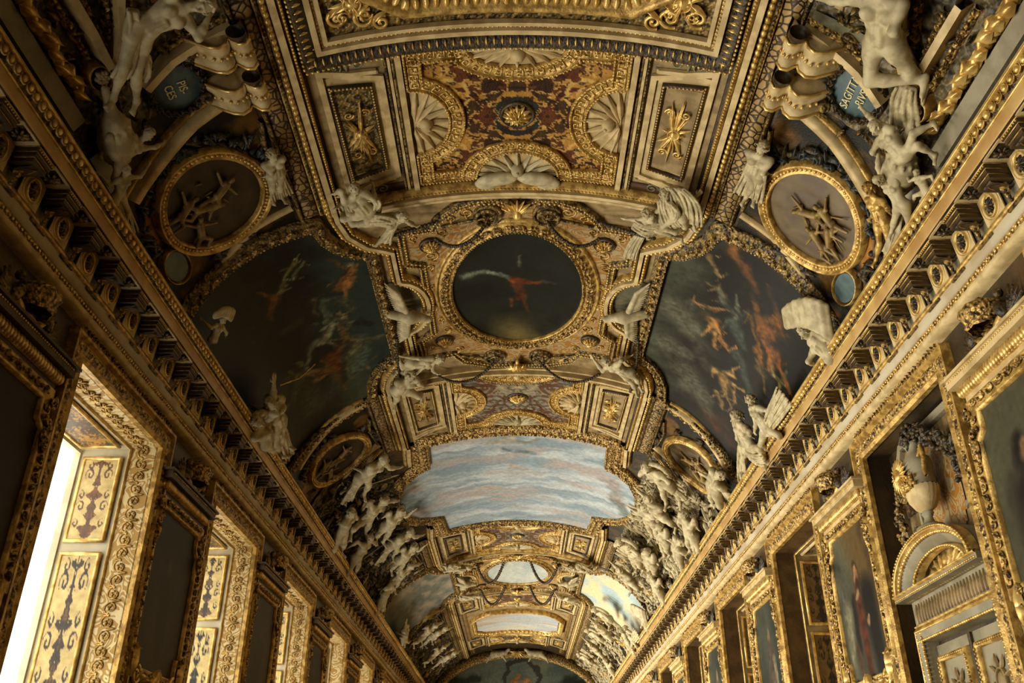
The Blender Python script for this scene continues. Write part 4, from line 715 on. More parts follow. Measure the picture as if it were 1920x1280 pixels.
 'slave3_l': {'N':(-2.8,23.01,6.33),'P':(-3.25,23.96,6.18),'H':(-2.54,22.52,6.36),'aA':[(-2.57,24.13,6.57),(-2.48,23.87,6.71)],'aB':[(-3.03,22.62,6.29),(-3.27,22.91,6.23)],'lA':[(-3.45,25.11,6.0),(-3.84,26.03,5.91)],'lB':[(-3.55,24.09,5.97),(-3.91,24.98,5.9)],'dr':[([(-2.94,23.63,6.36),(-3.31,23.91,6.07),(-3.73,24.4,5.9)],0.3,7)]},
 'slave4_l': {'N':(-3.52,20.57,5.85),'P':(-3.82,20.89,5.56),'H':(-3.34,20.19,5.9),'aA':[(-3.41,21.48,6.04),(-3.48,22.95,6.17)],'aB':[(-3.71,20.23,5.75),(-3.89,20.27,5.64)],'lA':[(-3.89,21.73,5.38),(-4.18,22.22,5.24)],'lB':[(-3.97,20.97,5.26),(-4.2,21.27,5.08)]},
 'slave5_l': {'N':(-3.61,18.51,5.81),'P':(-3.85,19.0,5.61),'H':(-3.47,18.11,5.84),'aA':[(-3.55,19.27,5.96),(-3.73,19.87,5.9)],'aB':[(-3.77,18.42,5.76),(-3.93,18.73,5.68)],'lA':[(-3.88,19.63,5.4),(-4.2,20.52,5.4)],'lB':[(-3.95,19.03,5.35),(-4.22,19.99,5.32)],'dr':[([(-3.69,18.67,5.78),(-3.79,18.72,5.5),(-4.1,19.98,5.38)],0.2,5)]},
 'herm_r': {'N':(2.77,7.84,6.7),'P':(2.8,8.23,6.75),'H':(2.74,7.58,6.65),'aA':[(2.73,7.99,6.75),(2.71,8.21,6.82)],'aB':[(2.89,7.94,6.67),(2.96,8.22,6.74)],'lA':[(2.84,8.48,6.75),(2.85,8.84,6.86)],'lB':[(2.9,8.38,6.72),(2.94,8.76,6.81)],'dr':[([(2.78,7.9,6.71),(2.79,8.13,6.67),(2.86,8.78,6.83)],0.26,7)],'hair':'l'},
 'herm_l': {'N':(-2.8,7.91,6.68),'P':(-2.85,8.24,6.72),'H':(-2.76,7.72,6.64),'aA':[(-2.89,8.0,6.66),(-2.96,8.2,6.68)],'aB':[(-2.75,8.06,6.75),(-2.78,8.34,6.84)],'lA':[(-2.93,8.42,6.7),(-3.02,8.7,6.76)],'lB':[(-2.86,8.46,6.74),(-2.92,8.79,6.81)],'dr':[([(-2.82,7.97,6.7),(-2.83,8.2,6.65),(-2.91,8.75,6.8)],0.2,6)],'hair':'l'},
 'boy_gilt_r': {'N':(3.87,7.67,5.96),'P':(4.01,7.91,5.79),'H':(3.77,7.58,6.04),'aA':[(3.93,7.86,5.89),(3.94,8.03,5.94)],'aB':[(3.98,7.61,5.88),(4.04,7.75,5.81)],'lA':[(4.07,8.22,5.68),(4.14,8.58,5.67)],'lB':[(4.11,8.06,5.64),(4.16,8.31,5.63)]},
 'boy2_r': {'N':(3.83,15.89,5.64),'P':(4.0,16.04,5.38),'H':(3.7,15.56,5.68),'aA':[(3.81,16.34,5.69),(3.74,16.42,5.88)],'aB':[(3.93,15.79,5.55),(4.07,16.01,5.47)],'lA':[(4.02,16.58,5.29),(4.19,17.88,5.42)],'lB':[(4.08,16.2,5.22),(4.23,17.0,5.26)]},
}
# ================================================================ stucco figures: each body one continuous skin grown from a distance field
import openvdb as vdb
def nrm(v): return v/max(np.linalg.norm(v), 1e-9)
def sdf(prims, vox, name, m, pad=.05):
    los, his = [], []
    for p in prims:
        if p[0] == 'c': a, b, r = np.array(p[1]), np.array(p[2]), max(p[3], p[4]); los.append(np.minimum(a, b)-r); his.append(np.maximum(a, b)+r)
        elif p[0] == 'e': r = max(p[2]); los.append(np.array(p[1])-r); his.append(np.array(p[1])+r)
    lo = np.min(los, 0)-pad; hi = np.max(his, 0)+pad; n = np.ceil((hi-lo)/vox).astype(int)+1
    D = np.full(n, 1., np.float32); ax = [lo[i]+np.arange(n[i])*vox for i in range(3)]
    for p in prims:
        k = p[-2]; sub = p[-1]
        if p[0] == 'c': a, b, r0, r1 = np.array(p[1]), np.array(p[2]), p[3], p[4]; l, h = np.minimum(a, b)-max(r0, r1)-k*1.2-.02, np.maximum(a, b)+max(r0, r1)+k*1.2+.02
        else: a = np.array(p[1]); r0 = max(p[2]); l, h = a-r0-k*1.2-.02, a+r0+k*1.2+.02
        i0 = np.clip(np.floor((l-lo)/vox).astype(int), 0, n-1); i1 = np.clip(np.ceil((h-lo)/vox).astype(int)+1, 1, n)
        sl = tuple(slice(i0[j], i1[j]) for j in range(3))
        X = ax[0][sl[0]][:, None, None]; Y = ax[1][sl[1]][None, :, None]; Z = ax[2][sl[2]][None, None, :]
        if p[0] == 'c':
            d = b-a; L2 = max(float(d@d), 1e-9); x, y, z = X-a[0], Y-a[1], Z-a[2]; t = np.clip((x*d[0]+y*d[1]+z*d[2])/L2, 0, 1)
            f = np.sqrt((x-t*d[0])**2+(y-t*d[1])**2+(z-t*d[2])**2)-(r0+(r1-r0)*t)
        else:
            R = np.array(p[3]); x, y, z = X-a[0], Y-a[1], Z-a[2]
            q = [(x*R[j][0]+y*R[j][1]+z*R[j][2])/p[2][j] for j in range(3)]; l = np.sqrt(q[0]**2+q[1]**2+q[2]**2)+1e-6
            f = (l-1)*min(p[2])*1.0
        g = D[sl]
        if sub: w = np.clip(k-np.abs(-f-g), 0, None)/k; D[sl] = np.maximum(g, -f)+w*w*k/4
        else: w = np.clip(k-np.abs(f-g), 0, None)/k; D[sl] = np.minimum(g, f)-w*w*k/4
    G = vdb.FloatGrid(); G.background = 1.; G.copyFromArray(D)
    P, Q = G.convertToQuads(isovalue=0.)
    me = bpy.data.meshes.new(name); V = P*vox+lo
    me.vertices.add(len(V)); me.vertices.foreach_set('co', V.astype(np.float32).ravel()); Q = Q[:, ::-1]
    me.loops.add(Q.size); me.loops.foreach_set('vertex_index', Q.astype(np.int32).ravel())
    me.polygons.add(len(Q)); me.polygons.foreach_set('loop_start', (np.arange(len(Q))*4).astype(np.int32)); me.polygons.foreach_set('use_smooth', np.ones(len(Q), bool))
    me.update(); me.validate(); me.materials.append(m); return me
def cap(a, b, r0, r1=None, k=.02, sub=0): return ('c', a, b, r0, r0 if r1 is None else r1, k, sub)
def figure(d, rs):
    N = np.array(d['N']); P0 = np.array(d['P']); Kr = np.linalg.norm(P0-N)/.52; K = float(np.clip(Kr, .3, d.get('kmax', 1.15))); sc = min(1, K/Kr)
    g = lambda p: N+(np.array(p)-N)*sc
    P = g(d['P']); H = g(d['H']) if 'H' in d else None
    c = N*.5+P*.5; n0 = nrm(np.array([-c[0]/A**2, 0, -(c[2]-ZS)/B**2]))          # towards the room
    sp = nrm(P-N); n = nrm(n0-sp*(n0@sp)); lat = nrm(np.cross(sp, n))
    fr = n
    b = []; q = .035*K
    A0 = [g(x) for x in d['aA']] if 'aA' in d else None; B0 = [g(x) for x in d['aB']] if 'aB' in d else None
    sa = 1. if A0 is None or (A0[0]-N)@lat >= ((B0[0]-N)@lat if B0 is not None else 0) else -1.
    la = [g(x) for x in d['lA']] if 'lA' in d else None; lb = [g(x) for x in d['lB']] if 'lB' in d else None
    sl = 1. if la is None or lb is None or (la[0]-P)@lat >= (lb[0]-P)@lat else -1.
    ch = N+sp*.14*K; wa = N+sp*.33*K; pe = N+sp*.47*K
    for s in (-1, 1):
        b += [cap(ch+lat*s*.075*K-fr*.01*K, N+sp*.26*K+lat*s*.06*K, .105*K, .09*K, q), cap(wa+lat*s*.045*K, pe+lat*s*.065*K, .085*K, .105*K, q), cap(N+sp*.03*K, N+sp*.05*K+lat*s*.15*K, .05*K, .055*K, q)]
        b += [('e', tuple(ch+lat*s*.085*K+fr*.075*K+sp*.0*K), (.075*K, .065*K, .045*K), (lat, sp, fr), q*.5, 0)]
        b += [cap(N+sp*.24*K+lat*s*.028*K+fr*.085*K, N+sp*.42*K+lat*s*.03*K+fr*.085*K, .03*K, .032*K, q*.5)]
    b += [cap(N+sp*.16*K+fr*.125*K, N+sp*.40*K+fr*.13*K, .008*K, .01*K, q*.4, 1), cap(N+sp*.36*K+fr*.135*K, N+sp*.365*K+fr*.12*K, .012*K, .01*K, q*.3, 1)]
    # neck and head
    hd = nrm((H-N)) if H is not None else -sp
    hc = N+hd*.19*K; up = nrm(hd*1.-fr*.1); f2 = nrm(fr+sp*.35+lat*.35*rs.choice([-1, 1])); f2 = nrm(f2-up*(f2@up)); l2 = np.cross(up, f2)
    b += [cap(N+sp*.03*K, hc-up*.04*K, .058*K, .05*K, q)]
    b += [('e', tuple(hc+up*.025*K-f2*.01*K), (.078*K, .1*K, .092*K), (l2, up, f2), q*.5, 0), cap(hc-up*.02*K+f2*.03*K, hc-up*.085*K+f2*.05*K, .058*K, .03*K, q*.6),
          cap(hc+up*.01*K+f2*.085*K, hc-up*.032*K+f2*.105*K, .010*K, .017*K, q*.25), cap(hc-up*.058*K+f2*.082*K-l2*.015*K, hc-up*.058*K+f2*.082*K+l2*.015*K, .011*K, .011*K, q*.2)]
    for s in (-1, 1):
        b += [('e', tuple(hc+f2*.088*K+l2*s*.033*K+up*.008*K), (.019*K, .014*K, .016*K), (l2, up, f2), q*.3, 1), ('e', tuple(hc+f2*.072*K+l2*s*.033*K+up*.006*K), (.013*K, .011*K, .011*K), (l2, up, f2), q*.15, 0),
              cap(hc+f2*.084*K+l2*s*.015*K+up*.027*K, hc+f2*.07*K+l2*s*.055*K+up*.024*K, .01*K, .008*K, q*.3), ('e', tuple(hc+l2*s*.08*K-up*.01*K-f2*.005*K), (.012*K, .028*K, .018*K), (l2, up, f2), q*.2, 0)]
    b += [cap(hc-up*.05*K+f2*.095*K-l2*.02*K, hc-up*.05*K+f2*.095*K+l2*.02*K, .004*K, .004*K, q*.1, 1)]
    def arm(s, pts):
        S = N+sp*.06*K+lat*s*.17*K
        if pts is None: pts = [S+sp*.28*K+lat*s*.05*K, S+sp*.45*K+fr*.1*K]
        E, W = pts[0], pts[-1]
        if np.linalg.norm(E-S) > .36*K: E = S+nrm(E-S)*.36*K
        if np.linalg.norm(E-S) < .16*K: E = S+nrm(E-S+fr*.1*K)*.2*K
        if np.linalg.norm(W-E) > .32*K: W = E+nrm(W-E)*.32*K
        if np.linalg.norm(W-E) < .14*K: W = E+nrm(W-E+fr*.05*K)*.2*K
        o = [cap(S, S+nrm(E-S)*.05*K, .062*K, .058*K, q), cap(S, E, .052*K, .040*K, q), cap(E, E+(W-E)*.35, .042*K, .043*K, q), cap(E+(W-E)*.35, W, .043*K, .026*K, q)]
        f = nrm(W-E); sd = nrm(np.cross(f, fr)); pn = np.cross(sd, f); kk = q*.25
        o += [cap(W+f*.03*K-sd*.018*K, W+f*.07*K-sd*.022*K, .019*K, .017*K, q*.5), cap(W+f*.03*K+sd*.018*K, W+f*.07*K+sd*.022*K, .019*K, .017*K, q*.5)]
        cl = rs.uniform(.2, .8)
        for j, (o_, ln) in enumerate(((-.032, .075), (-.011, .088), (.011, .082), (.031, .062))):
            a0 = W+f*.085*K+sd*o_*K; a1 = a0+(f*(1-.3*cl)-pn*.35*cl)*ln*.5*K+sd*o_*.2*K; a2 = a1+(f*(1-cl)-pn*.8*cl)*ln*.55*K
            o += [cap(W+f*.06*K+sd*o_*.8*K, a0, .0115*K, .0105*K, kk), cap(a0, a1, .0105*K, .0095*K, kk), cap(a1, a2, .0095*K, .0075*K, kk)]
        t0 = W+f*.03*K-sd*.03*K; t1 = t0+(f*.6-sd*.7-pn*.2)*.045*K; o += [cap(t0, t1, .0135*K, .0115*K, kk), cap(t1, t1+(f*.9-pn*.3)*.035*K, .011*K, .009*K, kk)]
        return o
    b += arm(sa, A0)+arm(-sa, B0)
    def leg(s, pts):
        S = N+sp*.50*K+lat*s*.085*K
        if pts is None: pts = [S+sp*.4*K, S+sp*.8*K]
        E, W = pts[0], pts[-1]
        E = S+nrm(E-S)*float(np.clip(np.linalg.norm(E-S), .3*K, .46*K)); W = E+nrm(W-E)*float(np.clip(np.linalg.norm(W-E), .28*K, .44*K))
        ax = nrm(W-E); bk = nrm(np.cross(np.cross(ax, nrm(S-E)), ax)+1e-6)
        o = [cap(S-fr*.03*K, S+(E-S)*.25, .098*K, .092*K, q), cap(S, E, .088*K, .056*K, q), cap(E, E+(W-E)*.3, .055*K, .054*K, q), cap(E+(W-E)*.12+bk*.015*K, E+(W-E)*.45+bk*.012*K, .05*K, .045*K, q), cap(E+(W-E)*.3, W, .05*K, .031*K, q)]
        t = nrm(fr*.5+sp*.5+lat*s*.1-ax*.1); t = nrm(t-ax*(t@ax)*.8)
        o += [cap(W, W-t*.03*K+ax*.02*K, .034*K, .032*K, q), cap(W+ax*.02*K, W+t*.13*K+ax*.03*K, .033*K, .027*K, q*.7)]
        sd = nrm(np.cross(ax, t))
        for j in range(5): u = (j-2)*.013; o += [cap(W+t*.12*K+sd*u*K+ax*.03*K, W+t*(.175-.008*j)*K+sd*u*1.15*K+ax*.035*K, .0115*K, .0095*K, q*.15)]
        return o
    if not d.get('nolegs'): b += leg(sl, la)+leg(-sl, lb)
    hair = []
    cr = hc+up*.03*K
    for j in range(34 if d.get('hair') != 'l' else 44):
        a = rs.uniform(0, 2*PI); e = rs.uniform(-.25, 1.5); v = l2*math.cos(a)*math.cos(e)+f2*math.sin(a)*math.cos(e)+up*math.sin(e)
        if v@f2 > .55 and v@up < .6: continue
        p = cr+l2*(v@l2)*.082*K+up*(v@up)*.1*K+f2*(v@f2)*.094*K
        t = nrm(np.cross(v, rs.randn(3))) if d.get('hair') != 'l' else nrm(-f2-up*.3-v*(-f2@v)+rs.randn(3)*.2)
        hair.append(cap(p-t*.012*K, p+t*(.03 if d.get('hair') != 'l' else .06)*K, .019*K, .012*K, .008*K))
    if d.get('hair') == 'l':
        for j in range(6): a = hc-f2*.09*K+l2*rs.uniform(-.06, .06)*K; hair.append(cap(a+up*.03*K, a-up*.1*K-f2*.02*K+l2*rs.uniform(-.03, .03)*K, .022*K, .012*K, .01*K))
    cl = []
    for (pts, w, n_) in d.get('dr', ()):
        a, m_, e = [g(x) for x in pts]; w *= min(sc, 1); n2 = n_+3
        for j in range(n2):
            f = (j/(n2-1)-.5)*w*1.; ph = 0 if d.get('smooth') else rs.uniform(-.02, .02)*K; tn = nrm(e-a); sd = nrm(np.cross(tn, fr)); prev = None; rr = .032*max(K, .6) if d.get('smooth') else rs.uniform(.013, .023)*max(K, .6); up_ = 0 if d.get('smooth') else (.02 if j % 2 else -.008)*K
            for t in np.linspace(0, 1, 8):
                p = a*(1-t)**2+2*m_*t*(1-t)+e*t*t+sd*(f*(.75+.6*t)+ph*math.sin(t*4+j))+fr*(up_+(0 if d.get('smooth') else .012)*K*math.sin(t*7+j))
                if prev is not None: cl.append(cap(prev, p, rr, rr, (.05 if d.get('smooth') else .014)*max(K, .6)))
                prev = p
            if j:      # web between neighbouring folds
                pj = None
                for t in np.linspace(0, 1, 6):
                    p = a*(1-t)**2+2*m_*t*(1-t)+e*t*t+sd*((f-w/(n2-1)/2)*(.75+.6*t))-fr*.012*K
                    if pj is not None: cl.append(cap(pj, p, .016*K, .016*K, .02*K))
                    pj = p
    return b, hair, cl, K
NAMES = {
 'atlas_r': ('statue', 'large nude male stucco figure braced on the right haunch above the blue plaque', 'statue'),
 'archer_r': ('putto', 'pale stucco archer boy arching his back below the right blue plaque', 'statue'),
 'putto_r': ('putto', 'curly-headed stucco child reaching up below the archer boy, right cornice', 'statue'),
 'satyr_r': ('putto', 'small crouching stucco figure squeezed against the right-hand egg moulding', 'statue'),
 'atlas_l': ('statue', 'large nude male stucco figure with twisted loincloth on the near left haunch', 'statue'),
 'archer_l': ('putto', 'shadowed stucco boy leaning towards the plaque reading PISCES', 'statue'),
 'putto_l': ('putto', 'lower shadowed stucco child tangled in drapery at the left cornice', 'statue'),
 'angel_nl': ('statue', 'flying stucco woman with outstretched arms at the near left corner of the round painting', 'statue'),
 'boy_nl': ('statue', 'stucco youth with ribbon curled behind the flying woman, near left corner', 'statue'),
 'angel_nr': ('statue', 'flying stucco woman reaching down at the near right corner of the round painting', 'statue'),
 'draped_nr': ('statue', 'heavily draped crouching stucco woman at the near right corner', 'statue'),
 'angel_fl': ('statue', 'stretched stucco woman at the far left corner of the nearer round painting', 'statue'),
 'boy_fl': ('putto', 'small stucco child under the stretched woman, far left corner', 'statue'),
 'angel_fr': ('statue', 'leaning stucco woman at the far right corner of the nearer round painting', 'statue'),
 'bust_r': ('statue', 'bowed stucco bust under a great billowing cloak on the right cornice', 'statue'),
 'bust_l': ('statue', 'bowed stucco bust with light hair emerging above the left cornice', 'statue'),
 'muse_a_r': ('statue', 'seated stucco muse with garlanded hair on the right cornice, lower of the pair', 'statue'),
 'muse_b_r': ('statue', 'stucco muse in flying drapery behind her companion on the right cornice', 'statue'),
 'muse_a_l': ('statue', 'dim stucco muse raising a long curved bow above the left cornice', 'statue'),
 'muse_b_l': ('statue', 'dim stucco companion seated beside the muse with the bow', 'statue'),
 'slave1_r': ('statue', 'muscular stucco captive with raised elbow beside the right edge of the cloud painting', 'statue'),
 'slave2_r': ('statue', 'stucco captive bending below the topmost one on the right haunch', 'statue'),
 'slave3_r': ('statue', 'draped stucco captive leaning back over the right cornice', 'statue'),
 'slave4_r': ('statue', 'stucco captive with arms flung out at the far end of the right crowd', 'statue'),
 'slave5_r': ('statue', 'stucco captive kneeling beside the one with flung arms, right crowd', 'statue'),
 'slave6_r': ('statue', 'stucco captive half hidden by spears low in the right crowd', 'statue'),
 'slave1_l': ('statue', 'muscular stucco captive gripping the left edge of the cloud painting frame', 'statue'),
 'slave2_l': ('statue', 'outstretched stucco captive below the gripping one on the left haunch', 'statue'),
 'slave3_l': ('statue', 'draped stucco captive at the far end of the left crowd', 'statue'),
 'slave4_l': ('statue', 'shadowed stucco captive leaning in the middle of the left crowd', 'statue'),
 'slave5_l': ('statue', 'shadowed stucco captive nearest the cornice in the left crowd', 'statue'),
 'herm_r': ('statue', 'small draped stucco half-figure fixed on the right lattice strip', 'statue'),
 'herm_l': ('statue', 'small draped stucco half-figure fixed on the left lattice strip', 'statue'),
 'boy_gilt_r': ('statue', 'gilt painted-stucco nude boy between the right medallion and the cornice', 'statue'),
 'boy2_r': ('putto', 'small stucco cherub leaning against the second right-hand oval medallion', 'statue'),
}
rs = np.random.RandomState(5)
FT = {}
def place_fig(key, d):
    nm, lab, cat = NAMES[key]; b, h, c, K = figure(d, rs); P = np.array(d['P']); m_ = GOLD if 'gilt' in key else STAT
    far = P[1] > 17; v = (.011 if not far else .02)*max(K, .55); v = max(v, .0085)
    t = thing(nm, lab, cat, tuple(P)); part('body', sdf(b, v, 'body', m_), m_, t)
    if h: part('hair', sdf(h, v*.9, 'hair', m_), m_, t)
    if c: part('drapery', sdf(c, v*.9, 'drapery', m_), m_, t)
    FT[key] = t
for k_, d_ in FIG.items(): place_fig(k_, d_)
# ================================================================ copies of the figures farther down the vault (the vault section is constant)
def shift(key, dy, lab, mx=False):
    r0 = FT[key]; r = dup(r0, (-r0.location.x if mx else r0.location.x, r0.location.y+dy, r0.location.z), None, lab)
    if mx: r.scale = (-1, 1, 1)
    return r
D2 = 18.05
for key, lab in (('angel_nl', 'stucco woman at the near left corner of the farther round painting'), ('angel_nr', 'stucco woman at the near right corner of the farther round painting'), ('draped_nr', 'draped stucco woman crouching near the right side of the farther round painting'), ('angel_fl', 'stucco woman at the far left corner of the farther round painting'), ('angel_fr', 'stucco woman at the far right corner of the farther round painting'),
                 ('muse_a_r', 'pale stucco muse on the right cornice below the yellow sky painting'), ('muse_b_r', 'stucco muse in blown drapery on the right cornice below the yellow sky painting'), ('muse_a_l', 'small dim stucco muse on the left cornice far down the gallery'), ('bust_r', 'small cloaked stucco bust on the right cornice beyond the crowd'), ('boy_nl', 'stucco youth at the near left of the farther round painting')):
    shift(key, D2, lab)
for j, (key, dy, mx) in enumerate((('slave1_r', 5.4, 0), ('slave3_r', 5.2, 0), ('slave2_r', 6.2, 0), ('slave1_l', 5.0, 0), ('slave2_l', 5.6, 0), ('slave5_l', 6.6, 0), ('slave1_r', 17.2, 0), ('slave2_r', 17.9, 0), ('slave3_r', 19, 0), ('slave1_l', 17.2, 0), ('slave2_l', 18.2, 0), ('slave1_r', 13.6, 0), ('slave2_r', 14.2, 0), ('slave2_l', 13.9, 0), ('slave1_r', 22.5, 0), ('slave1_l', 22.5, 0), ('slave4_r', -3.2, 0), ('slave3_l', -3.0, 0), ('slave6_r', -4.4, 0), ('slave5_r', -2.2, 0))):
    side = 'right' if key.endswith('_r') else 'left'; Y = FT[key].location.y+dy
    where = 'beside the great cloud painting' if Y < 24.6 else 'just past the great cloud painting' if Y < 28 else 'beside the farther round painting' if Y < 35 else 'beside the octagonal sky painting' if Y < 40.5 else 'next to the end wall'
    look = {'1': 'arm-raised', '2': 'bending', '3': 'draped', '4': 'arm-flinging', '5': 'leaning', '6': 'crouching'}[key[5]]
    shift(key, dy, '%s stucco captive on the %s haunch %s%s' % (look, side, where, {12: ', nearer one'}.get(j, ', farther one' if j == 11 else '')))
# ---------------------------------------------------------------- fields behind the plaster figures
HF = mat('carved_haunch_ground', (.44, .38, .25), (.14, .11, .06), 7, .15, .5, 1., 16, lo=.38, hi=.62, bd=.05, vor=True)
n = 130
for sd in (-1, 1):
    for (a, b) in ((1.0, 6.98), (17.5, 24.9), (35.6, 41.2), (43.6, 45.5)):
        f = MB(HS(sd)); f.grid(2.96, 5.2, a, b, 40, int((b-a)*14), lambda U, W: .03+.035*np.abs(nz2(U*3, W*3, 1.6, 1))); struct('trim_%d' % n, f, HF, True); n += 1
def S3(sd, s, y, d): return tuple(HS(sd)(np.array([[s, y, d]]))[0])
# trophies of arms among the captives
rr = random.Random(11)
KINDS = ['round shield', 'long spear', 'quiver of arrows', 'curved horn', 'plumed helmet']
for sd in (-1, 1):
    for j in range(26):
        y = (17.9+j*.27) if j < 22 else 36+(j-22)*1.2; s = 3.2+1.55*((j*.618) % 1); S = HS(sd); kd = (j*3+(sd > 0)) % 5; f = MB(S)
        an = rr.uniform(0, PI); 
        if kd == 0: f.lathe((s, y, .12), [(.0, .06), (.05, .055), (.09, .03), (.17, .015), (.2, .03), (.22, .0), (.2, -.02)], 20); f.lathe((s, y, .17), [(0, .04), (.03, .02), (.04, 0)], 10)
        elif kd == 1: c, q = math.cos(an)*.6, math.sin(an)*.75; f.tube([(s-c, y-q, .18), (s, y, .24), (s+c, y+q, .26)], .014, 6); f.leaf([(s+c*1.1, y+q*1.1, .25)], (.12, .035, .02), math.atan2(q, c))
        elif kd == 2:
            for k in range(5): f.tube([(s-.02*k, y-.2, .14), (s+.03*(k-2), y+.3, .2)], .012, 5)
            f.tube([(s, y-.28, .12), (s, y+.12, .2)], [.05, .075], 9)
        elif kd == 3: f.tube(spiral(s, y, .22, .8, an, 1, 20, .16), np.linspace(.07, .015, 20), 9)
        else: f.blobs([(s, y, .2)], (.13, .11, .12), an, (14, 10)); f.tube([(s-.12, y, .25), (s, y, .34), (s+.16, y+.02, .28)], [.03, .05, .02], 7)
        t = thing('plaster_trophy', '%s in plaster, %s of the left to right ones on the %s haunch' % (KINDS[kd], 'one', LR[sd]), 'relief', S3(sd, s, y, .1))
        t['label'] = 'plaster %s among the %s-hand crowd of captives' % (KINDS[kd], LR[sd]); t['group'] = 'plaster %ss on the %s haunch' % (KINDS[kd], LR[sd]); part(KINDS[kd].split()[-1] if kd != 2 else 'quiver', f, STAT if j % 3 else GOLDD, t)
    # loose leaves and cloth: uncountable plaster foliage
    for (ya, yb, nn, wh) in ((17.7, 24.5, 900, 'beside the cloud painting'), (24.9, 27.3, 160, 'just past the cloud painting'), (33.4, 44.8, 440, 'near the end wall')):
        f = MB(HS(sd))
        for j in range(nn): f.leaf([(rr.uniform(3.05, 4.9), rr.uniform(ya, yb), rr.uniform(.06, .2))], (rr.uniform(.06, .2), rr.uniform(.02, .05), rr.uniform(.03, .07)), rr.uniform(0, 6.3))
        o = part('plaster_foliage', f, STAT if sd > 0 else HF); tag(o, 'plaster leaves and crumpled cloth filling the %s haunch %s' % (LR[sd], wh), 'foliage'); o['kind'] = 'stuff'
# pale square plaque held by the foremost captive
for sd, s, y in ((1, 3.86, 19.7), (-1, 3.78, 19.3)):
    S = HS(sd); t = thing('captive_plaque', 'small square plaque with bright edge held by the first %s-hand captive' % LR[sd], 'plaque', S3(sd, s, y, .3))
    d = .17; P = [(s-d, y), (s, y-d*1.4), (s+d, y), (s, y+d*1.4)]; f = MB(S); f.sweep(P, [(-.03, .28), (-.03, .34), (0, .36), (.03, .34), (.03, .28)], True, 1); part('bright_edge', f, CREAM, t)
    f = MB(S); f.grid(s-d, s+d, y-d*1.4, y+d*1.4, 24, 24, .32, keep=inpoly(P)); part('slate', f, OLIVE, t)
# curved gilt-edged panel edge between second medallion and crowd
for sd in (-1, 1):
    f = MB(HS(sd)); p = [(2.98, 17.3), (3.25, 17.6), (3.7, 18.1), (4.2, 18.6), (4.9, 19.0)]; f.sweep(p, [(-.05, 0), (-.04, .12), (.04, .12), (.05, 0)]); st = struct('trim_%d' % n, f, CREAM); n += 1
    f = MB(HS(sd)); row(f, p, .06, (.024, .024, .024), 0, .13); row(f, p, .07, (.03, .02, .02), -.1, .05); part('beads', f, GOLDB, st)
# ---------------------------------------------------------------- eagles
def eagle(sd, yc, lab):
    S = HS(sd); w = lambda s, y, d: np.array(S3(sd, s, y, d)); k = yc-12.2; b = []
    y = lambda v: v+k
    b += [cap(w(2.12, y(12.22), .12), w(1.8, y(12.3), .22), .07, .12, .05), cap(w(1.8, y(12.3), .22), w(1.6, y(12.38), .24), .11, .07, .05), cap(w(1.6, y(12.38), .24), w(1.5, y(12.42), .26), .055, .055, .03), cap(w(1.5, y(12.42), .27), w(1.43, y(12.46), .24), .03, .012, .015)]
    for j in range(5): b.append(cap(w(2.08, y(12.2), .12), w(2.24, y(12.05+.09*j), .08), .03, .018, .01))
    me = sdf(b, .012, 'body', STAT); t = thing('eagle', lab, 'statue', tuple(w(1.9, y(12.2), .1))); part('body', me, STAT, t)
    for (e, root, tip) in ((-1, (1.85, 12.1), (1.95, 11.42)), (1, (1.85, 12.45), (1.95, 12.98))):
        b = []
        for j in range(11):
            f = j/10; s_, y_ = root[0]+(tip[0]-root[0])*f*.6, root[1]+(tip[1]-root[1])*f*.8; L_ = .17+.13*f
            a = w(s_, y(y_), .22); c = w(s_+L_*(1-.45*f), y(y_+e*L_*(.15+.75*f)), .15); b.append(cap(a, a*.4+c*.6, .034, .026, .008)); b.append(cap(a*.4+c*.6, c, .024, .012, .004))
        b.append(cap(w(root[0], y(root[1]), .22), w(root[0]+(tip[0]-root[0])*.6, y(root[1]+(tip[1]-root[1])*.8), .22), .05, .035, .02))
        part('wing', sdf(b, .011, 'wing', STAT), STAT, t)
for yc, nm in ((12.2, 'nearer'), (30.25, 'farther')):
    for sd in (-1, 1): eagle(sd, yc, 'spread-winged stucco eagle on the %s side of the %s round painting' % (LR[sd], nm))
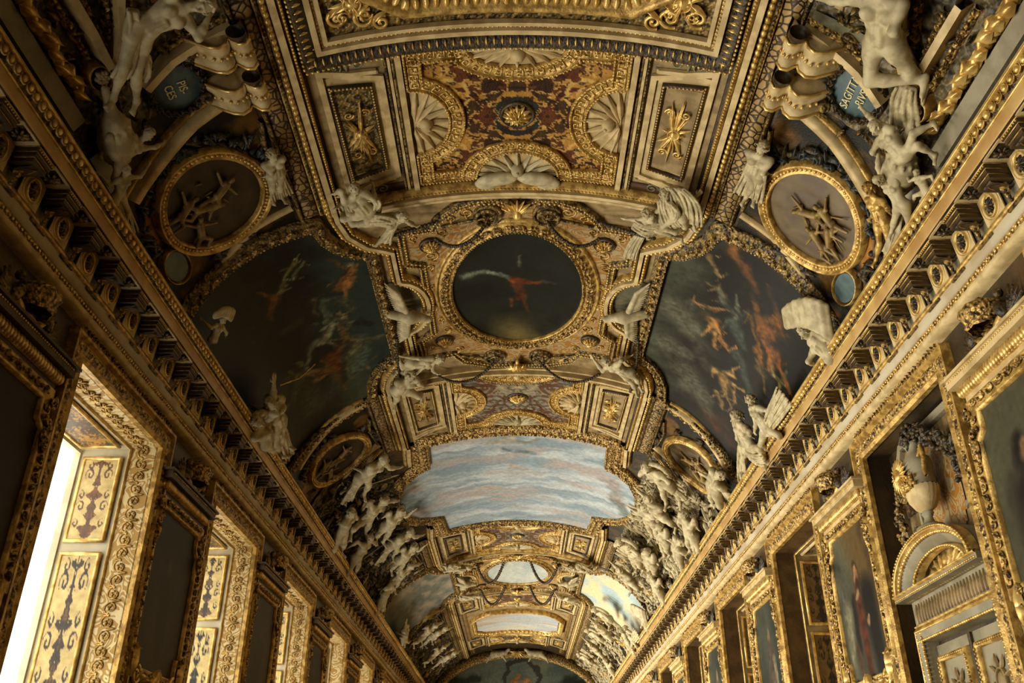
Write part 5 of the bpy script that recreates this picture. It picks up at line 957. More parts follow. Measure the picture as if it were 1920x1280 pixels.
# ---------------------------------------------------------------- garland chains around the farther round painting
def garland(pts, n_, lab, r=.05):
    P = np.array(pts); t = np.linspace(0, 1, n_)[:, None]; c = P[0]*(1-t)**2+2*P[1]*t*(1-t)+P[2]*t*t; f = MB()
    f.tube(c, r*.5, 6); 
    for j, q in enumerate(c): f.blobs([q], (r*1.1, r, r), j*1.3)
    o = part('leaf_garland', f, BLACKG); o.location = (0, 0, 0); tag(o, lab, 'garland'); return o
for j, (yy, nm) in enumerate(((28.55, 'near'), (31.75, 'far'))):
    for sd in (-1, 1):
        garland([PT(sd*1.34, yy, .16), PT(sd*1.05, yy+1.5, 1.0), PT(sd*.45, yy, .16)], 34, 'dark hanging garland on the %s side at the %s end of the farther round painting' % (LR[sd], nm))
for sd in (-1, 1):
    garland([PT(sd*1.2, 10.4, .16), PT(sd*.85, 10.6, .42), PT(sd*.45, 10.15, .16)], 26, 'dark leaf swag draped from the near %s volute of the nearer round painting' % LR[sd], .03)
    garland([PT(sd*1.55, 14.6, .16), PT(sd*1.0, 15.3, .34), PT(sd*.4, 14.35, .16)], 30, 'dark leaf swag hanging from the far %s volute of the nearer round painting' % LR[sd], .03)
    garland([PT(sd*2.1, 13.0, .16), PT(sd*2.25, 13.8, .3), PT(sd*2.2, 14.9, .2)], 26, 'dark leaf swag beside the %s eagle down to the far corner figures' % LR[sd], .028)
    garland([PT(sd*1.98, 9.95, .3), PT(sd*1.8, 9.9, .35), PT(sd*1.15, 10.0, .16)], 22, 'bronze leaf swag held by the flying woman at the near %s corner' % LR[sd], .03)
# ---------------------------------------------------------------- near haunches: plaques, consoles, bars, leaf rope
def text_on(S, txt, sd, s0, y0, h, mt, par):
    cu = bpy.data.curves.new('lettering', 'FONT'); cu.body = txt; cu.size = 1; cu.extrude = .04; cu.align_x = 'CENTER'; o = bpy.data.objects.new('lettering', cu); C.objects.link(o)
    bpy.context.view_layer.update(); dg = bpy.context.evaluated_depsgraph_get(); me = bpy.data.meshes.new_from_object(o.evaluated_get(dg)); bpy.data.objects.remove(o)
    V = np.array([v.co for v in me.vertices]); X, Y, Z = V[:, 0]*h*.86, V[:, 1]*h, V[:, 2]*h
    W = S(np.stack([s0-Y, y0-X*sd, .115+Z], 1)); me.vertices.foreach_set('co', W.astype(np.float32).ravel()); me.update(); me.materials.clear(); me.materials.append(mt)
    return part('lettering', me, mt, par, label='cream capitals')
for sd in (-1, 1):
    S = HS(sd); nm = LR[sd]; yq = 6.52 if sd > 0 else 6.72; sq = 3.70
    txt = ('SAGITTA', '-RIVS') if sd > 0 else ('PIS-', 'CES')
    t = thing('name_plaque', 'slate blue oval plaque reading %s in a dark laurel ring, top %s' % (' '.join(txt).replace(' -', '-').replace('- ', ''), nm), 'plaque', S3(sd, sq, yq, .05))
    f = MB(S); f.disk(sq, yq, .27, .31, 10, 40, lambda u, v: .11-.05*((u-sq)**2/.07+(v-yq)**2/.1)); part('plaque_face', f, SLATE, t)
    f = MB(S); e = arc(sq, yq, .29, .33, 0, 360, 40)[:-1][::-1]; row(f, e, .05, (.045, .022, .035), .02, .08, True, kind='l', alt=.5); row(f, e, .05, (.045, .022, .035), -.02, .1, True, kind='l', alt=.7); f.sweep(e, RD(-.03, .05, .10, .02), True); part('laurel_ring', f, BLACKG, t)
    CL = mat('cream_lettering', (.82, .76, .56))
    h = .125
    text_on(S, txt[0], sd, sq-.02, yq, h, CL, t); text_on(S, txt[1], sd, sq+.12, yq, h, CL, t)
    k = 0 if sd > 0 else .12
    for j, y in enumerate((6.24+k, 6.82+k)):    # white scroll consoles
        t = thing('scroll_console', 'cream and gilt scroll console, %s one beside the plaque on the top %s haunch' % (('upper', 'lower')[j], nm), 'bracket', S3(sd, 3.1, y, .05))
        pr = [(2.84, .34), (2.90, .40), (2.97, .38), (3.02, .30), (3.05, .27), (3.09, .33), (3.18, .36), (3.27, .31), (3.36, .20), (3.40, .14), (3.43, .10)]
        f = MB(S)
        v = []
        for (s, d) in pr:
            for (dy, dd) in ((-.16, -.3), (-.16, -.015), (-.13, 0), (-.05, 0), (-.045, -.02), (.045, -.02), (.05, 0), (.13, 0), (.16, -.015), (.16, -.3)): v.append((s, y+dy, max(0, d+dd)))
        m_ = len(pr); f.add(v, [(i*10+q, i*10+q+1, (i+1)*10+q+1, (i+1)*10+q) for i in range(m_-1) for q in range(9)]); part('shaft', f, CREAM, t)
        f = MB(S); f.sweep([(2.86, y-.17), (2.86, y+.17)], RD(-.05, .05, .36)); 
        for dy in (-.16, .16): f.tube(np.array([(s, y+dy, d) for s, d in pr]), .016, 6)
        for i in range(14): ff = i/13*(m_-1); a = int(min(ff, m_-2)); w_ = ff-a; f.blobs([(pr[a][0]*(1-w_)+pr[a+1][0]*w_, y, pr[a][1]*(1-w_)+pr[a+1][1]*w_)], (.018, .022, .02))
        part('gilt_edges', f, GOLDB, t)
        f = MB(S); f.lathe((3.46, y, .12), [(.0, .07), (.05, .06), (.075, .03), (.06, 0), (.05, -.05)], 14); f.blobs([(3.46, y, .17)], (.05, .05, .06), res=(8, 6)); part('finial', f, GOLDD, t)
        f = MB(S); f.lathe((2.95, y-.19, .30), [(0, .02), (.05, .018), (.09, .0), (.1, -.06)], 16, 1); part('volute_eye', f, DARKP, t)
    # arch mouldings and converging bars
    f = MB(S); p = [(2.96, 6.05+k), (3.2, 6.1+k), (3.64, 6.22+k), (4.0, 6.4+k)]; f.sweep(p, [(-.05, .03), (-.04, .2), (.04, .2), (.05, .03)])
    f.sweep([(3.74, 5.3), (3.97, 5.83), (4.2, 6.10)], [(-.04, .02), (-.03, .2), (.03, .2), (.04, .02)]); f.sweep([(4.25, 5.0), (4.22, 5.69), (4.23, 6.10)], [(-.05, .02), (-.04, .22), (.04, .22), (.05, .02)]); st = struct('trim_%d' % n, f, CREAM); n += 1
    f = MB(S)
    for p_ in ([(3.86, 5.3), (4.04, 5.8), (4.2, 6.02)], [(3.62, 5.3), (3.86, 5.9), (4.12, 6.14)], [(4.12, 5.2), (4.14, 5.9)], [(4.36, 5.0), (4.34, 6.0)]): f.sweep(p_, RD(-.045, .045, .1, .02)); row(f, p_, .07, (.035, .03, .03), 0, .1, kind='l', alt=.6)
    f.sweep([(2.96, 6.0+k), (3.3, 6.04+k), (3.7, 6.14+k)], RD(-.03, .05, .12, .02)); part('gilt_leaf_bands', f, GOLDC, st)
    f = MB(S); f.sweep([(4.78, 4.6), (4.78, 6.5)], FL(-.09, .09, .12, .0)); f.sweep([(4.78, 6.9), (4.8, 7.6)], FL(-.09, .09, .1, .0)); part('plain_plinth', f, GREYW, st, False)
    f = MB(S); f.grid(2.98, 3.6, 5.1, 5.78, 8, 8, .05); wn = struct('trim_%d' % n, f, LATT); n += 1
    f = MB(S); f.grid(3.0, 3.55, 5.88, 6.0, 8, 2, .07); part('plain_strip', f, OLIVE, wn)
    t = thing('leaf_rope', 'thick bundle of gilt acanthus leaves beside the egg moulding, top %s' % nm, 'ornament', S3(sd, 4.6, 5.6, .05))
    pth = [(4.63, 4.7), (4.6, 5.3), (4.58, 5.8), (4.62, 6.1), (4.66, 6.3)]
    f = MB(S); 
    for j in range(20): y = 4.7+j*.08; f.leaf([(4.6+.03*math.sin(j), y, .12+.03*(j % 2))], (.12, .09-.002*j, .07), PI/2+(.5 if j % 2 else -.5)); f.blobs([(4.6, y, .1)], (.08-.002*j, .06, .07))
    part('acanthus_leaves', f, GOLDB, t)
    f = MB(S); row(f, [(4.70, 4.7), (4.70, 6.5)], .05, (.03, .018, .02), 0, .06, rot=.7); part('twisted_cord', f, GOLDC, t)
    t = thing('ring_with_grapes', 'gilt ring enclosing a cluster of plaster grapes at the top %s' % nm, 'ornament', S3(sd, 4.37, 6.14, .1))
    f = MB(S); f.sweep(arc(4.37, 6.14, .13, .15, 0, 360, 24)[:-1], RD(0, .03, .22, .05), True, 1); part('ring', f, GOLD, t)
    f = MB(S); f.blobs([(4.35+.05*math.cos(a*2.4)*(a/9)**.5, 6.14+.06*math.sin(a*2.4)*(a/9)**.5, .2) for a in range(14)], (.028, .028, .03), res=(8, 6)); part('grapes', f, STAT, t)
    w = lambda s, y, d: np.array(S3(sd, s, y, d)); b = [cap(w(4.62, 6.98, .2), w(4.58, 6.78, .26), .13, .17, .05), cap(w(4.58, 6.78, .26), w(4.52, 6.6, .28), .17, .13, .05), cap(w(4.52, 6.6, .28), w(4.45, 6.42, .24), .12, .05, .04), cap(w(4.45, 6.42, .24), w(4.40, 6.22, .24), .05, .035, .03)]
    for j in range(11):
        a = j*PI/5.5; u = np.array([math.cos(a), 0, math.sin(a)]); b.append(cap(w(4.61, 6.96, .2)+u*.13, w(4.53, 6.6, .28)+u*.14, .022, .02, .012))
    t = thing('gadrooned_shell', 'fluted plaster shell with curling stem beside the archer boy, %s' % nm, 'statue', S3(sd, 4.6, 6.8, .1)); part('shell', sdf(b, .011, 'shell', STAT), STAT, t)
    # clutter of gilt fruit and leaves around plaque and arch
    f = MB(S)
    for j in range(90):
        s, y = rr.uniform(3.0, 4.7), rr.uniform(5.2, 7.2)
        if (s-sq)**2/.16+(y-yq)**2/.2 < 1: continue
        f.leaf([(s, y, .07)], (rr.uniform(.05, .1), .035, .05), rr.uniform(0, 6.3))
    o = part('gilt_foliage', f, GOLDD); tag(o, 'aged gilt leaves scattered behind the figures at the top %s' % nm, 'foliage'); o['kind'] = 'stuff'
    t = thing('shell_cartouche', 'blue shell-shaped cartouche below the %s medallion at the cornice' % nm, 'plaque', S3(sd, 4.68, 9.0, .05))
    f = MB(S); f.disk(4.66, 9.02, .16, .26, 6, 24, .09); part('face', f, SLATE, t); f = MB(S); f.sweep(arc(4.66, 9.02, .17, .28, 0, 360, 24)[:-1][::-1], RD(0, .035, .12, .03), True, 1); part('rim', f, GOLD, t)
    # relief riders and captives on the two nearest medallions
    for j, (yc, lab) in enumerate(((8.48, 'nearest'), (16.75, 'second'))):
        b = []; rq = np.random.RandomState(3+j+sd)
        cc = [(3.72, yc-.02, -.6), (3.98, yc+.2, .3), (4.12, yc+.0, .9), (3.95, yc-.22, .2)] if sd > 0 else [(3.66, yc-.2, .5), (3.9, yc, -.4), (4.15, yc+.2, 1.2), (4.15, yc-.2, .4)]
        for (s, y, a) in cc:
            c, q = math.cos(a), math.sin(a); g = lambda u, v, d=.1: w(s+1.35*(u*c-v*q), y+1.35*(u*q+v*c), d)
            b += [cap(g(-.02, 0), g(.13, .02, .11), .05, .045, .02), cap(g(-.09, .0, .12), g(-.07, 0, .12), .03, .028, .01), cap(g(.12, .0), g(.2, .12), .035, .025, .01), cap(g(.2, .12), g(.3, .07), .024, .016, .01), cap(g(.13, .02), g(.27, -.06), .034, .018, .01), cap(g(.0, .04), g(.02, .17), .022, .014, .01), cap(g(.0, -.04), g(-.07, -.16), .022, .014, .01)]
        for q in range(5):
            s0, y0 = 3.87+rq.uniform(-.2, .35), yc+rq.uniform(-.4, .4); b.append(cap(w(s0, y0, .08), w(s0+rq.uniform(-.1, .2), y0+rq.uniform(-.15, .15), .085), .015, .008, .008))
        t = thing('relief_group', 'low bronze relief of struggling figures on the %s %s medallion' % (lab, nm), 'relief', S3(sd, 3.9, yc, .08)); part('figures', sdf(b, .009, 'figures', RELB), RELB, t)
    # dark flowers above the nearest medallion
    f = MB(S); 
    for j in range(60): a = rr.uniform(-2.9, -.5); f.leaf([(3.87+rr.uniform(.78, .98)*math.cos(a)*.95, 8.48+rr.uniform(.82, 1.0)*math.sin(a), .04)], (.08, .035, .04), rr.uniform(0, 6.3))
    o = part('leafy_foliage', f, mat('dark_green_leaves', (.07, .09, .06), (.16, .16, .12), 10, 0, .5)); tag(o, 'dark leafy garland curling over the nearest %s medallion' % nm, 'foliage'); o['kind'] = 'stuff'
# diagonal spears across the long bow of the left muse
f = MB(); f.tube([PT(-4.35, 12.05, .45), PT(-4.0, 12.1, .55), PT(-3.75, 12.15, .5), PT(-3.6, 12.25, .42)], .014, 6); o = part('curved_bow', f, GOLD); tag(o, 'long thin gilt bow raised by the dim muse on the left', 'bow')
# ---------------------------------------------------------------- end wall lunette
def endcol(U, W):
    g = paint(lambda u, v: mixc(mixc((.30, .34, .32), (.42, .44, .38), (nz2(u*.7, v, 1.)+1)/2), (.07, .08, .06), np.clip((5.9-v)*1.1+.5*nz2(u*.6, v, 1.5, 2), 0, 1)),
      [(-.1, 6.0, .1, 6.3, .22, (.60, .38, .2), .95), (.2, 5.9, .5, 6.15, .16, (.62, .42, .26), .9), (-.3, 5.75, .6, 5.7, .2, (.4, .26, .14), .8), (-1.0, 5.55, 1.0, 5.5, .3, (.08, .08, .06), .8), (-3., 6.1, -1.8, 6.1, .35, (.14, .16, .13), .8), (2.4, 6.1, 3.4, 5.9, .4, (.12, .13, .1), .8)], .1)
    c = g(U, W); r = np.hypot(U-.2, W-6.2); k = (np.abs(r-.85-.1*nz2(U, W, 2)) < .1)[..., None]*.75; return c*(1-k)+np.array((.16, .15, .13))*k
t = thing('lunette_painting', 'dark lunette painting with a red-robed figure under a swirling veil on the end wall', 'painting', (0, Y1-.1, 3))
ar = [(A*math.sin(p)*.92, ZS+B*math.cos(p)*.93-.12) for p in np.linspace(-PI/2, PI/2, 41)]; ar = [(-4.0, 3.6)]+ar+[(4.0, 3.6)]
f = MB(YP(Y1-.05)); f.grid(-4, 4, 3.6, 7.5, 160, 80, 0, endcol, inpoly(ar)); part('canvas', f, CANVAS, t)
f = MB(YP(Y1-.05)); f.sweep(ar, [(-.12, .0), (-.1, .1), (0, .16), (.1, .1), (.3, .12), (.32, 0)]); fr = part('gilt_arch_frame', f, GOLDC, t)
for sd in (-1, 1):
    w = lambda x, z, d: np.array((sd*x, Y1-.1-d, z)); b = [cap(w(.6, 7.35, .25), w(1.15, 7.3, .25), .14, .18, .08), cap(w(1.15, 7.3, .25), w(1.4, 7.1, .3), .15, .09, .05), cap(w(1.4, 7.1, .3), w(1.5, 6.9, .3), .06, .04, .03), cap(w(.55, 7.4, .3), w(.42, 7.5, .3), .08, .09, .04), cap(w(.7, 7.2, .3), w(.55, 6.95, .3), .06, .035, .03), cap(w(1.2, 7.5, .2), w(1.5, 7.55, .2), .05, .02, .03)]
    t2 = thing('sphinx', 'pale crouching sphinx on the %s side of the end wall arch' % LR[sd], 'statue', tuple(w(1, 7.2, .2))); part('body', sdf(b, .03, 'body', STAT), STAT, t2)
t2 = thing('end_mask', 'gilt shell mask between the two sphinxes on the end wall arch', 'ornament', (0, Y1-.2, 7.4)); f = MB(YP(Y1-.2))
for j in range(9): a = PI*(j/8)-PI; f.leaf([(.22*math.cos(a), 7.42+.18*math.sin(a), .06)], (.2, .06, .05), a)
part('shell', f, GOLDB, t2)
f = MB(); f.box((-4.5, Y1-.3, -1.6), (4.5, Y1-.02, 3.4)); f.box((-4.6, Y1-.45, 3.4), (4.6, Y1, 3.62)); struct('trim_%d' % n, f, GOLDD); n += 1
# ================================================================ wall portraits
PW = {-1: [6.9+4.6*k for k in range(0, 8)], 1: [7.2+4.64*k for k in range(0, 8)]}
def portrait(sd, i, yc):
    W0 = sided(sd); W = lambda P: W0(np.asarray(P, float)-np.array([0, .09, 0])); nm = LR[sd]; left = sd < 0; hw, zb, zt = .78, 1.72, 3.62
    lab = 'dark full-length portrait in a notched gilt frame, %s along the left wall' % ORD[i] if left else ['portrait of a dark-haired man in black on the right wall, nearest the camera', 'portrait of a bearded man in red robe and dark cloak, right wall beyond the doorway'][i] if i < 2 else 'full-length portrait in a notched gilt frame, %s along the right wall' % ORD[i]
    t = thing('portrait', lab, 'painting', (sd*XW, yc, zb))
    c = .12; O = [(yc-hw, zb+.25), (yc-hw+c, zb+.25), (yc-hw+c, zb), (yc+hw-c, zb), (yc+hw-c, zb+.25), (yc+hw, zb+.25), (yc+hw, zt-.28), (yc+hw-c, zt-.2), (yc+hw-c, zt), (yc-hw+c, zt), (yc-hw+c, zt-.2), (yc-hw, zt-.28)]
    if left: cf = paint(lambda u, v: mixc((.13, .09, .05), (.22, .15, .08), (nz2(u, v, 1.4)+1)/2), [(yc, 3.0, yc, 3.05, .12, (.30, .22, .14), .7), (yc, 2.7, yc+.05, 2.0, .28, (.11, .07, .05), .8)], .05)
    elif i == 0: cf = paint(lambda u, v: mixc((.30, .29, .22), (.24, .23, .17), (nz2(u, v, 1.4)+1)/2), [(yc+.2, 3.0, yc+.2, 3.14, .19, (.10, .08, .06), .95), (yc+.13, 3.0, yc+.13, 3.08, .12, (.62, .46, .32), .95), (yc+.15, 2.6, yc+.2, 2.0, .5, (.11, .09, .07), 1), (yc+.1, 2.84, yc+.13, 2.88, .06, (.5, .38, .28), .8), (yc-.2, 2.2, yc-.15, 2.3, .08, (.55, .42, .3), .8)], .03)
    elif i == 1: cf = paint(lambda u, v: mixc(mixc((.34, .34, .28), (.22, .22, .18), (nz2(u, v, 1.4)+1)/2), (.36, .28, .15), np.clip((yc+.25-u)*2+(v-2.9), 0, 1)), [(yc-.5, 3.5, yc-.65, 2.6, .2, (.30, .22, .12), .8), (yc, 2.97, yc, 3.13, .15, (.17, .11, .07), .95), (yc+.015, 2.98, yc+.015, 3.09, .12, (.62, .44, .30), .95), (yc+.01, 2.85, yc+.01, 2.93, .11, (.16, .10, .06), .95), (yc-.3, 2.68, yc-.4, 1.7, .34, (.06, .06, .05), 1), (yc+.22, 2.72, yc+.25, 2.1, .12, (.09, .08, .07), .95), (yc+.04, 2.74, yc+.03, 1.75, .19, (.30, .14, .08), .95), (yc+.02, 2.78, yc+.12, 2.72, .07, (.55, .5, .4), .8), (yc-.18, 2.36, yc-.22, 2.42, .07, (.66, .52, .38), .95), (yc+.5, 2.6, yc+.55, 1.9, .2, (.46, .44, .34), .8), (yc+.6, 2.9, yc+.6, 2.6, .05, (.28, .3, .28), .8), (yc+.35, 2.1, yc+.3, 1.8, .1, (.3, .18, .12), .8)], .025)
    else: cf = paint(lambda u, v: mixc((.13, .15, .13), (.24, .26, .22), (nz2(u, v, 1.4)+1)/2), [(yc, 3.0, yc, 3.1, .11, (.55, .42, .3), .9), (yc-.05, 2.7, yc, 1.8, .3, ((.44, .36, .28), (.5, .34, .26), (.3, .24, .2))[i % 3], .85), (yc-.2, 2.6, yc-.3, 1.8, .12, (.6, .55, .45), .6)], .04)
    nq = (110, 150) if i < 3 else (30, 40); f = MB(W); f.grid(yc-hw, yc+hw, zb, zt, *nq, .05, cf, inpoly(O)); part('canvas', f, CANVAS, t)
    f = MB(W); f.sweep(O[::-1], [(-.01, .04), (0, .09), (.02, .10), (.04, .08), (.1, .11), (.12, .12), (.14, .02)], True, 1); fr = part('gilt_frame', f, GOLD, t)
    f = MB(W); row(f, O[::-1], .09 if i < 3 else .14, (.05, .03, .035), .075, .10, True, kind='l', alt=.6); part('carving', f, GOLDC, fr)
    f = MB(W); f.box((yc-hw-.18, zb-1.2, 0), (yc-hw-.13, 3.72, .05)); f.box((yc+hw+.13, zb-1.2, 0), (yc+hw+.18, 3.72, .05)); part('side_strips', f, GOLDD, t)
    # cornice above with gadroons
    f = MB(W); f.box((yc-.80, 3.74, 0), (yc+.80, 3.82, .09)); f.box((yc-.90, 3.93, 0), (yc+.90, 4.02, .20)); f.box((yc-.95, 4.02, 0), (yc+.95, 4.05, .23)); cr = part('cornice', f, CREAM if not left else WALLM, t, False)
    f = MB(W); row(f, [(yc-.82, 3.87), (yc+.82, 3.87)], .052, (.065, .026, .05), 0, .12, rot=PI/2); f.box((yc-.84, 3.83, 0), (yc+.84, 3.93, .10)); row(f, [(yc-.86, 4.0), (yc+.86, 4.0)], .04, (.014, .014, .014), 0, .20); f.box((yc-.81, 3.815, .0), (yc+.81, 3.835, .12)); part('gadroons', f, GOLDB, cr)
    for e in (-1, 1):
        f = MB(W); f.tube(spiral(yc+e*(hw+.02), 3.62, .07, 1.5, PI/2, -e, 20, .12), .018, 6); f.tube(spiral(yc+e*(hw+.02), 3.42, .05, 1.5, -PI/2, e, 18, .12), .016, 6); f.leaf([(yc+e*(hw+.02), 3.25, .1)], (.12, .05, .05), -PI/2); part('scroll_bracket', f, GOLDC, t)
    # crown crest on the cornice
    c = thing('crown_crest', 'carved crown between eagles above the %s portrait on the %s wall' % (ORD[i], nm), 'ornament', (sd*XW, yc, 4.06))
    f = MB(W); 
    for j in range(11): a = j*PI/5.; 
    f.lathe((yc, 4.28, .16), [(.15, -.12), (.17, -.10), (.15, -.07), (.16, -.04), (.2, .03), (.18, .10), (.10, .15), (.03, .17), (.03, .2), (0, .22)], 16, 1, fl=8, fd=.12); part('crown', f, GOLDC, c)
    for e in (-1, 1):
        f = MB(W); f.blobs([(yc+e*.28, 4.20, .13)], (.07, .12, .09), e*.4, (8, 6)); f.blobs([(yc+e*.30, 4.36, .15)], (.045, .05, .05), 0, (8, 6)); f.leaf([(yc+e*.34, 4.37, .15)], (.03, .015, .02), 0 if e > 0 else PI)
        for q in range(4): f.leaf([(yc+e*(.38+.03*q), 4.24-.03*q, .1)], (.15, .04, .04), PI/2-e*(.3+.25*q))
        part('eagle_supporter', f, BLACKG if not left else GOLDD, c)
    f = MB(W); f.tube([(yc-.35, 4.12, .1), (yc-.15, 4.08, .14), (yc, 4.1, .16), (yc+.15, 4.08, .14), (yc+.35, 4.12, .1)], .035, 7); f.leaf([(yc-.2, 4.13, .13), (yc+.2, 4.13, .13)], (.12, .05, .05), [PI*.8, PI*.2]); part('palm_spray', f, GOLD, c)
    # foot ornament
    f = MB(W)
    for e in (-1, 1): f.tube(spiral(yc+e*.6, zb-.1, .12, 1.6, PI/2, e, 22, .1), .028, 7); f.leaf([(yc+e*.4, zb-.1, .1)], (.16, .06, .06), 0 if e < 0 else PI); f.leaf([(yc+e*(hw-.03), zb+.12, .1), (yc+e*(hw-.03), zb-.02, .1)], (.12, .06, .06), [PI/2, -PI/2])
    f.leaf([(yc, zb-.1, .1), (yc-.08, zb-.08, .1), (yc+.08, zb-.08, .1)], (.14, .06, .06), [-PI/2, -PI*.7, -PI*.3]); part('foot_scrolls', f, GOLDB, t)
for sd in (-1, 1):
    for i, yc in enumerate(PW[sd]): portrait(sd, i, yc)
# ================================================================ doorway bay with vase
yc = WY[1][2]; XD = .30
WD = lambda P: WR(np.asarray(P, float)-np.array([0, 0, .13]))
f = MB(WR); f.box((yc-HW, -1.6, -XD-.1), (yc+HW, ZT, -XD)); back = struct('trim_%d' % n, f, DARKP); n += 1
f = MB(WR); a = HW-.2; P = [(yc-a, 2.2), (yc-a, 3.75), (yc-a+.3, 4.12), (yc+a-.3, 4.12), (yc+a, 3.75), (yc+a, 2.2)]; f.sweep(P, FL(-.05, .05, -XD+.08, -XD), sub=9); f.sweep(arc(yc, 3.2, .55, .75, 120, -120, 16), FL(-.03, .03, -XD+.07, -XD)); f.sweep([(yc-.98, 2.9), (yc-.8, 3.12), (yc-.5, 3.0)], FL(-.03, .03, -XD+.05, -XD)); f.sweep([(yc+.98, 2.9), (yc+.8, 3.12), (yc+.5, 3.0)], FL(-.03, .03, -XD+.05, -XD)); part('panel_mouldings', f, GREYW, back, False)
f = MB(WR); f.grid(yc-a+.05, yc+a-.05, 2.2, 4.06, 4, 4, -XD+.02); part('tympanum_field', f, TAN, back)
f = MB(WR); f.grid(yc-.5, yc+.5, 2.5, 3.9, 20, 24, -XD+.035, keep=lambda u, v: ((u-yc)/.5)**2+((v-3.2)/.7)**2 < 1); part('mosaic_field', f, SCROLLG, back)
g = grotesque(9, (.44, .30, .14), [(.2, .14, .08), (.5, .24, .1), (.3, .26, .16), (.6, .5, .3)])
for e in (-1, 1): f = MB(WR); f.grid(yc+e*.8-.14, yc+e*.8+.14, 3.3, 3.85, 20, 34, -XD+.04, lambda U, V: g((U-yc-e*.8)*3, (V-3.55)*2)); part('painted_corner', f, FRESCO, back)
D = struct('door_1', MB(WD).sweep([(yc-1.0, -1.6), (yc-1.0, 1.96), (yc+1.0, 1.96), (yc+1.0, -1.6)][::-1], [(-.02, -XD), (-.02, .02), (.02, .05), (.10, .03), (.12, -.02), (.14, -XD+.03)], sub=9), GREYW)
f = MB(WD)
for w_, r_ in ((0, .03), (.115, .02)): row(f, [(yc-1.0, .0), (yc-1.0, 1.96), (yc+1.0, 1.96), (yc+1.0, .0)][::-1], .05, (.024, r_, .02), w_, .04)
f.sweep([(yc-1.0, -1.6), (yc-1.0, 1.96), (yc+1.0, 1.96), (yc+1.0, -1.6)][::-1], RD(-.015, .02, .065, .03), sub=9); part('gilt_beading', f, GOLDB, D)
f = MB(WD); f.box((yc-1.0, 2.0, -XD), (yc+1.0, 2.30, .02)); f.box((yc-1.04, 2.30, -XD), (yc+1.04, 2.33, .08)); part('lintel', f, GREYW, D, False)
f = MB(WD); row(f, [(yc-.92, 2.14), (yc+.92, 2.14)], .075, (.11, .028, .03), 0, .02, rot=PI/2, kind='l'); part('lintel_fluting', f, TAN, D)
f = MB(WD); row(f, [(yc-1.0, 2.31), (yc+1.0, 2.31)], .06, (.028, .03, .03), 0, .07); f.sweep([(yc-1.0, 2.01), (yc+1.0, 2.01)], RD(-.02, .02, .05)); part('lintel_eggs', f, GOLDB, D)
for e in (-1, 1):
    y0, y1 = sorted((yc+e*.03, yc+e*.86)); f = MB(WD); f.box((y0, -1.6, -XD), (y1, 1.78, -.10)); lf = part('door_leaf', f, GREYW, D, False)
    for k, (z0, z1) in enumerate(((.35, 1.6), (-1.3, .15))):
        f = MB(WD); f.sweep(rect(y0+.12, y1-.12, z0, z1)[::-1], [(0, -.1), (0, -.05), (.03, -.035), (.06, -.06), (.07, -.1)][::1], True, 3); row(f, rect(y0+.12, y1-.12, z0, z1)[::-1], .045, (.018, .016, .018), .03, -.04, True); p = part('gilt_panel_moulding', f, GOLD, lf)
        cx, cz = (y0+y1)/2, (z0+z1)/2+.25; f = MB(WD); f.sweep(arc(cx, cz, .11, .15, 0, 360, 20)[:-1], RD(0, .03, -.06, -.1), True, 1); f.blobs([(cx, cz, -.09)], (.09, .12, .03), 0, (8, 6))
        for q in range(9): a_ = q*2*PI/9; f.leaf([(cx+.17*math.cos(a_), cz+.21*math.sin(a_), -.09)], (.07, .03, .03), a_)
        for q in (-1, 1): f.tube(spiral(cx+q*.1, cz-.35, .07, 1.5, PI/2, q, 16, -.08), .012, 5)
        part('carved_trophy', f, TAN, lf)
f = MB(WD); f.box((yc-.03, -1.6, -XD), (yc+.03, 1.78, -.07)); part('meeting_stile', f, DARKP, D, False); f = MB(WD); f.box((yc-.9, 1.78, -XD), (yc+.9, 1.94, -.14)); part('top_rail', f, DARKP, D, False)
# segmental pediment
t = thing('arched_pediment', 'cream and gilt arched pediment above the grey double door, right wall', 'pediment', (XW, yc, 2.35)); zc = 2.36; RR = .98
ao = arc(yc, zc, RR, .50, 0, 180, 28); ai = arc(yc, zc, .70, .33, 0, 180, 24)
f = MB(WD); f.sweep(ao, [(.0, -XD), (.0, .16), (.03, .2), (.10, .14), (.16, .10), (.2, .02), (.24, -XD)]); part('arch', f, GREYW, t)
f = MB(WD); f.sweep(ao, RD(-.005, .05, .23, .1)); row(f, ao, .06, (.03, .03, .03), .06, .17); row(f, ao, .05, (.022, .016, .02), .0, .22); f.sweep(ai, RD(0, .05, .1, .0)); row(f, ai, .055, (.028, .02, .02), .03, .1); part('gilt_eggs', f, GOLDB, t)
f = MB(WD); f.box((yc-1.06, zc-.07, -XD), (yc+1.06, zc, .19)); part('base_ledge', f, GREYW, t, False); f = MB(WD); f.sweep([(yc-1.06, zc), (yc+1.06, zc)], RD(-.02, .02, .22, .17)); row(f, [(yc-1.04, zc-.05), (yc+1.04, zc-.05)], .05, (.02, .016, .02), 0, .19); part('ledge_beading', f, GOLDB, t)
f = MB(WD); f.disk(yc, zc, .68, .31, 6, 24, -.06, a0=0, a1=PI); part('tympanum', f, TAN, t); f = MB(WD)
for q in range(9): a_ = PI*(q+.5)/9; f.leaf([(yc+.32*math.cos(a_), zc+.17*math.sin(a_)+.03, -.05)], (.2*(abs(math.cos(a_))*.6+.4), .05, .06), a_)
f.blobs([(yc, zc+.06, 0)], (.08, .08, .05), 0, (8, 6)); part('tympanum_leaves', f, GOLD, t)
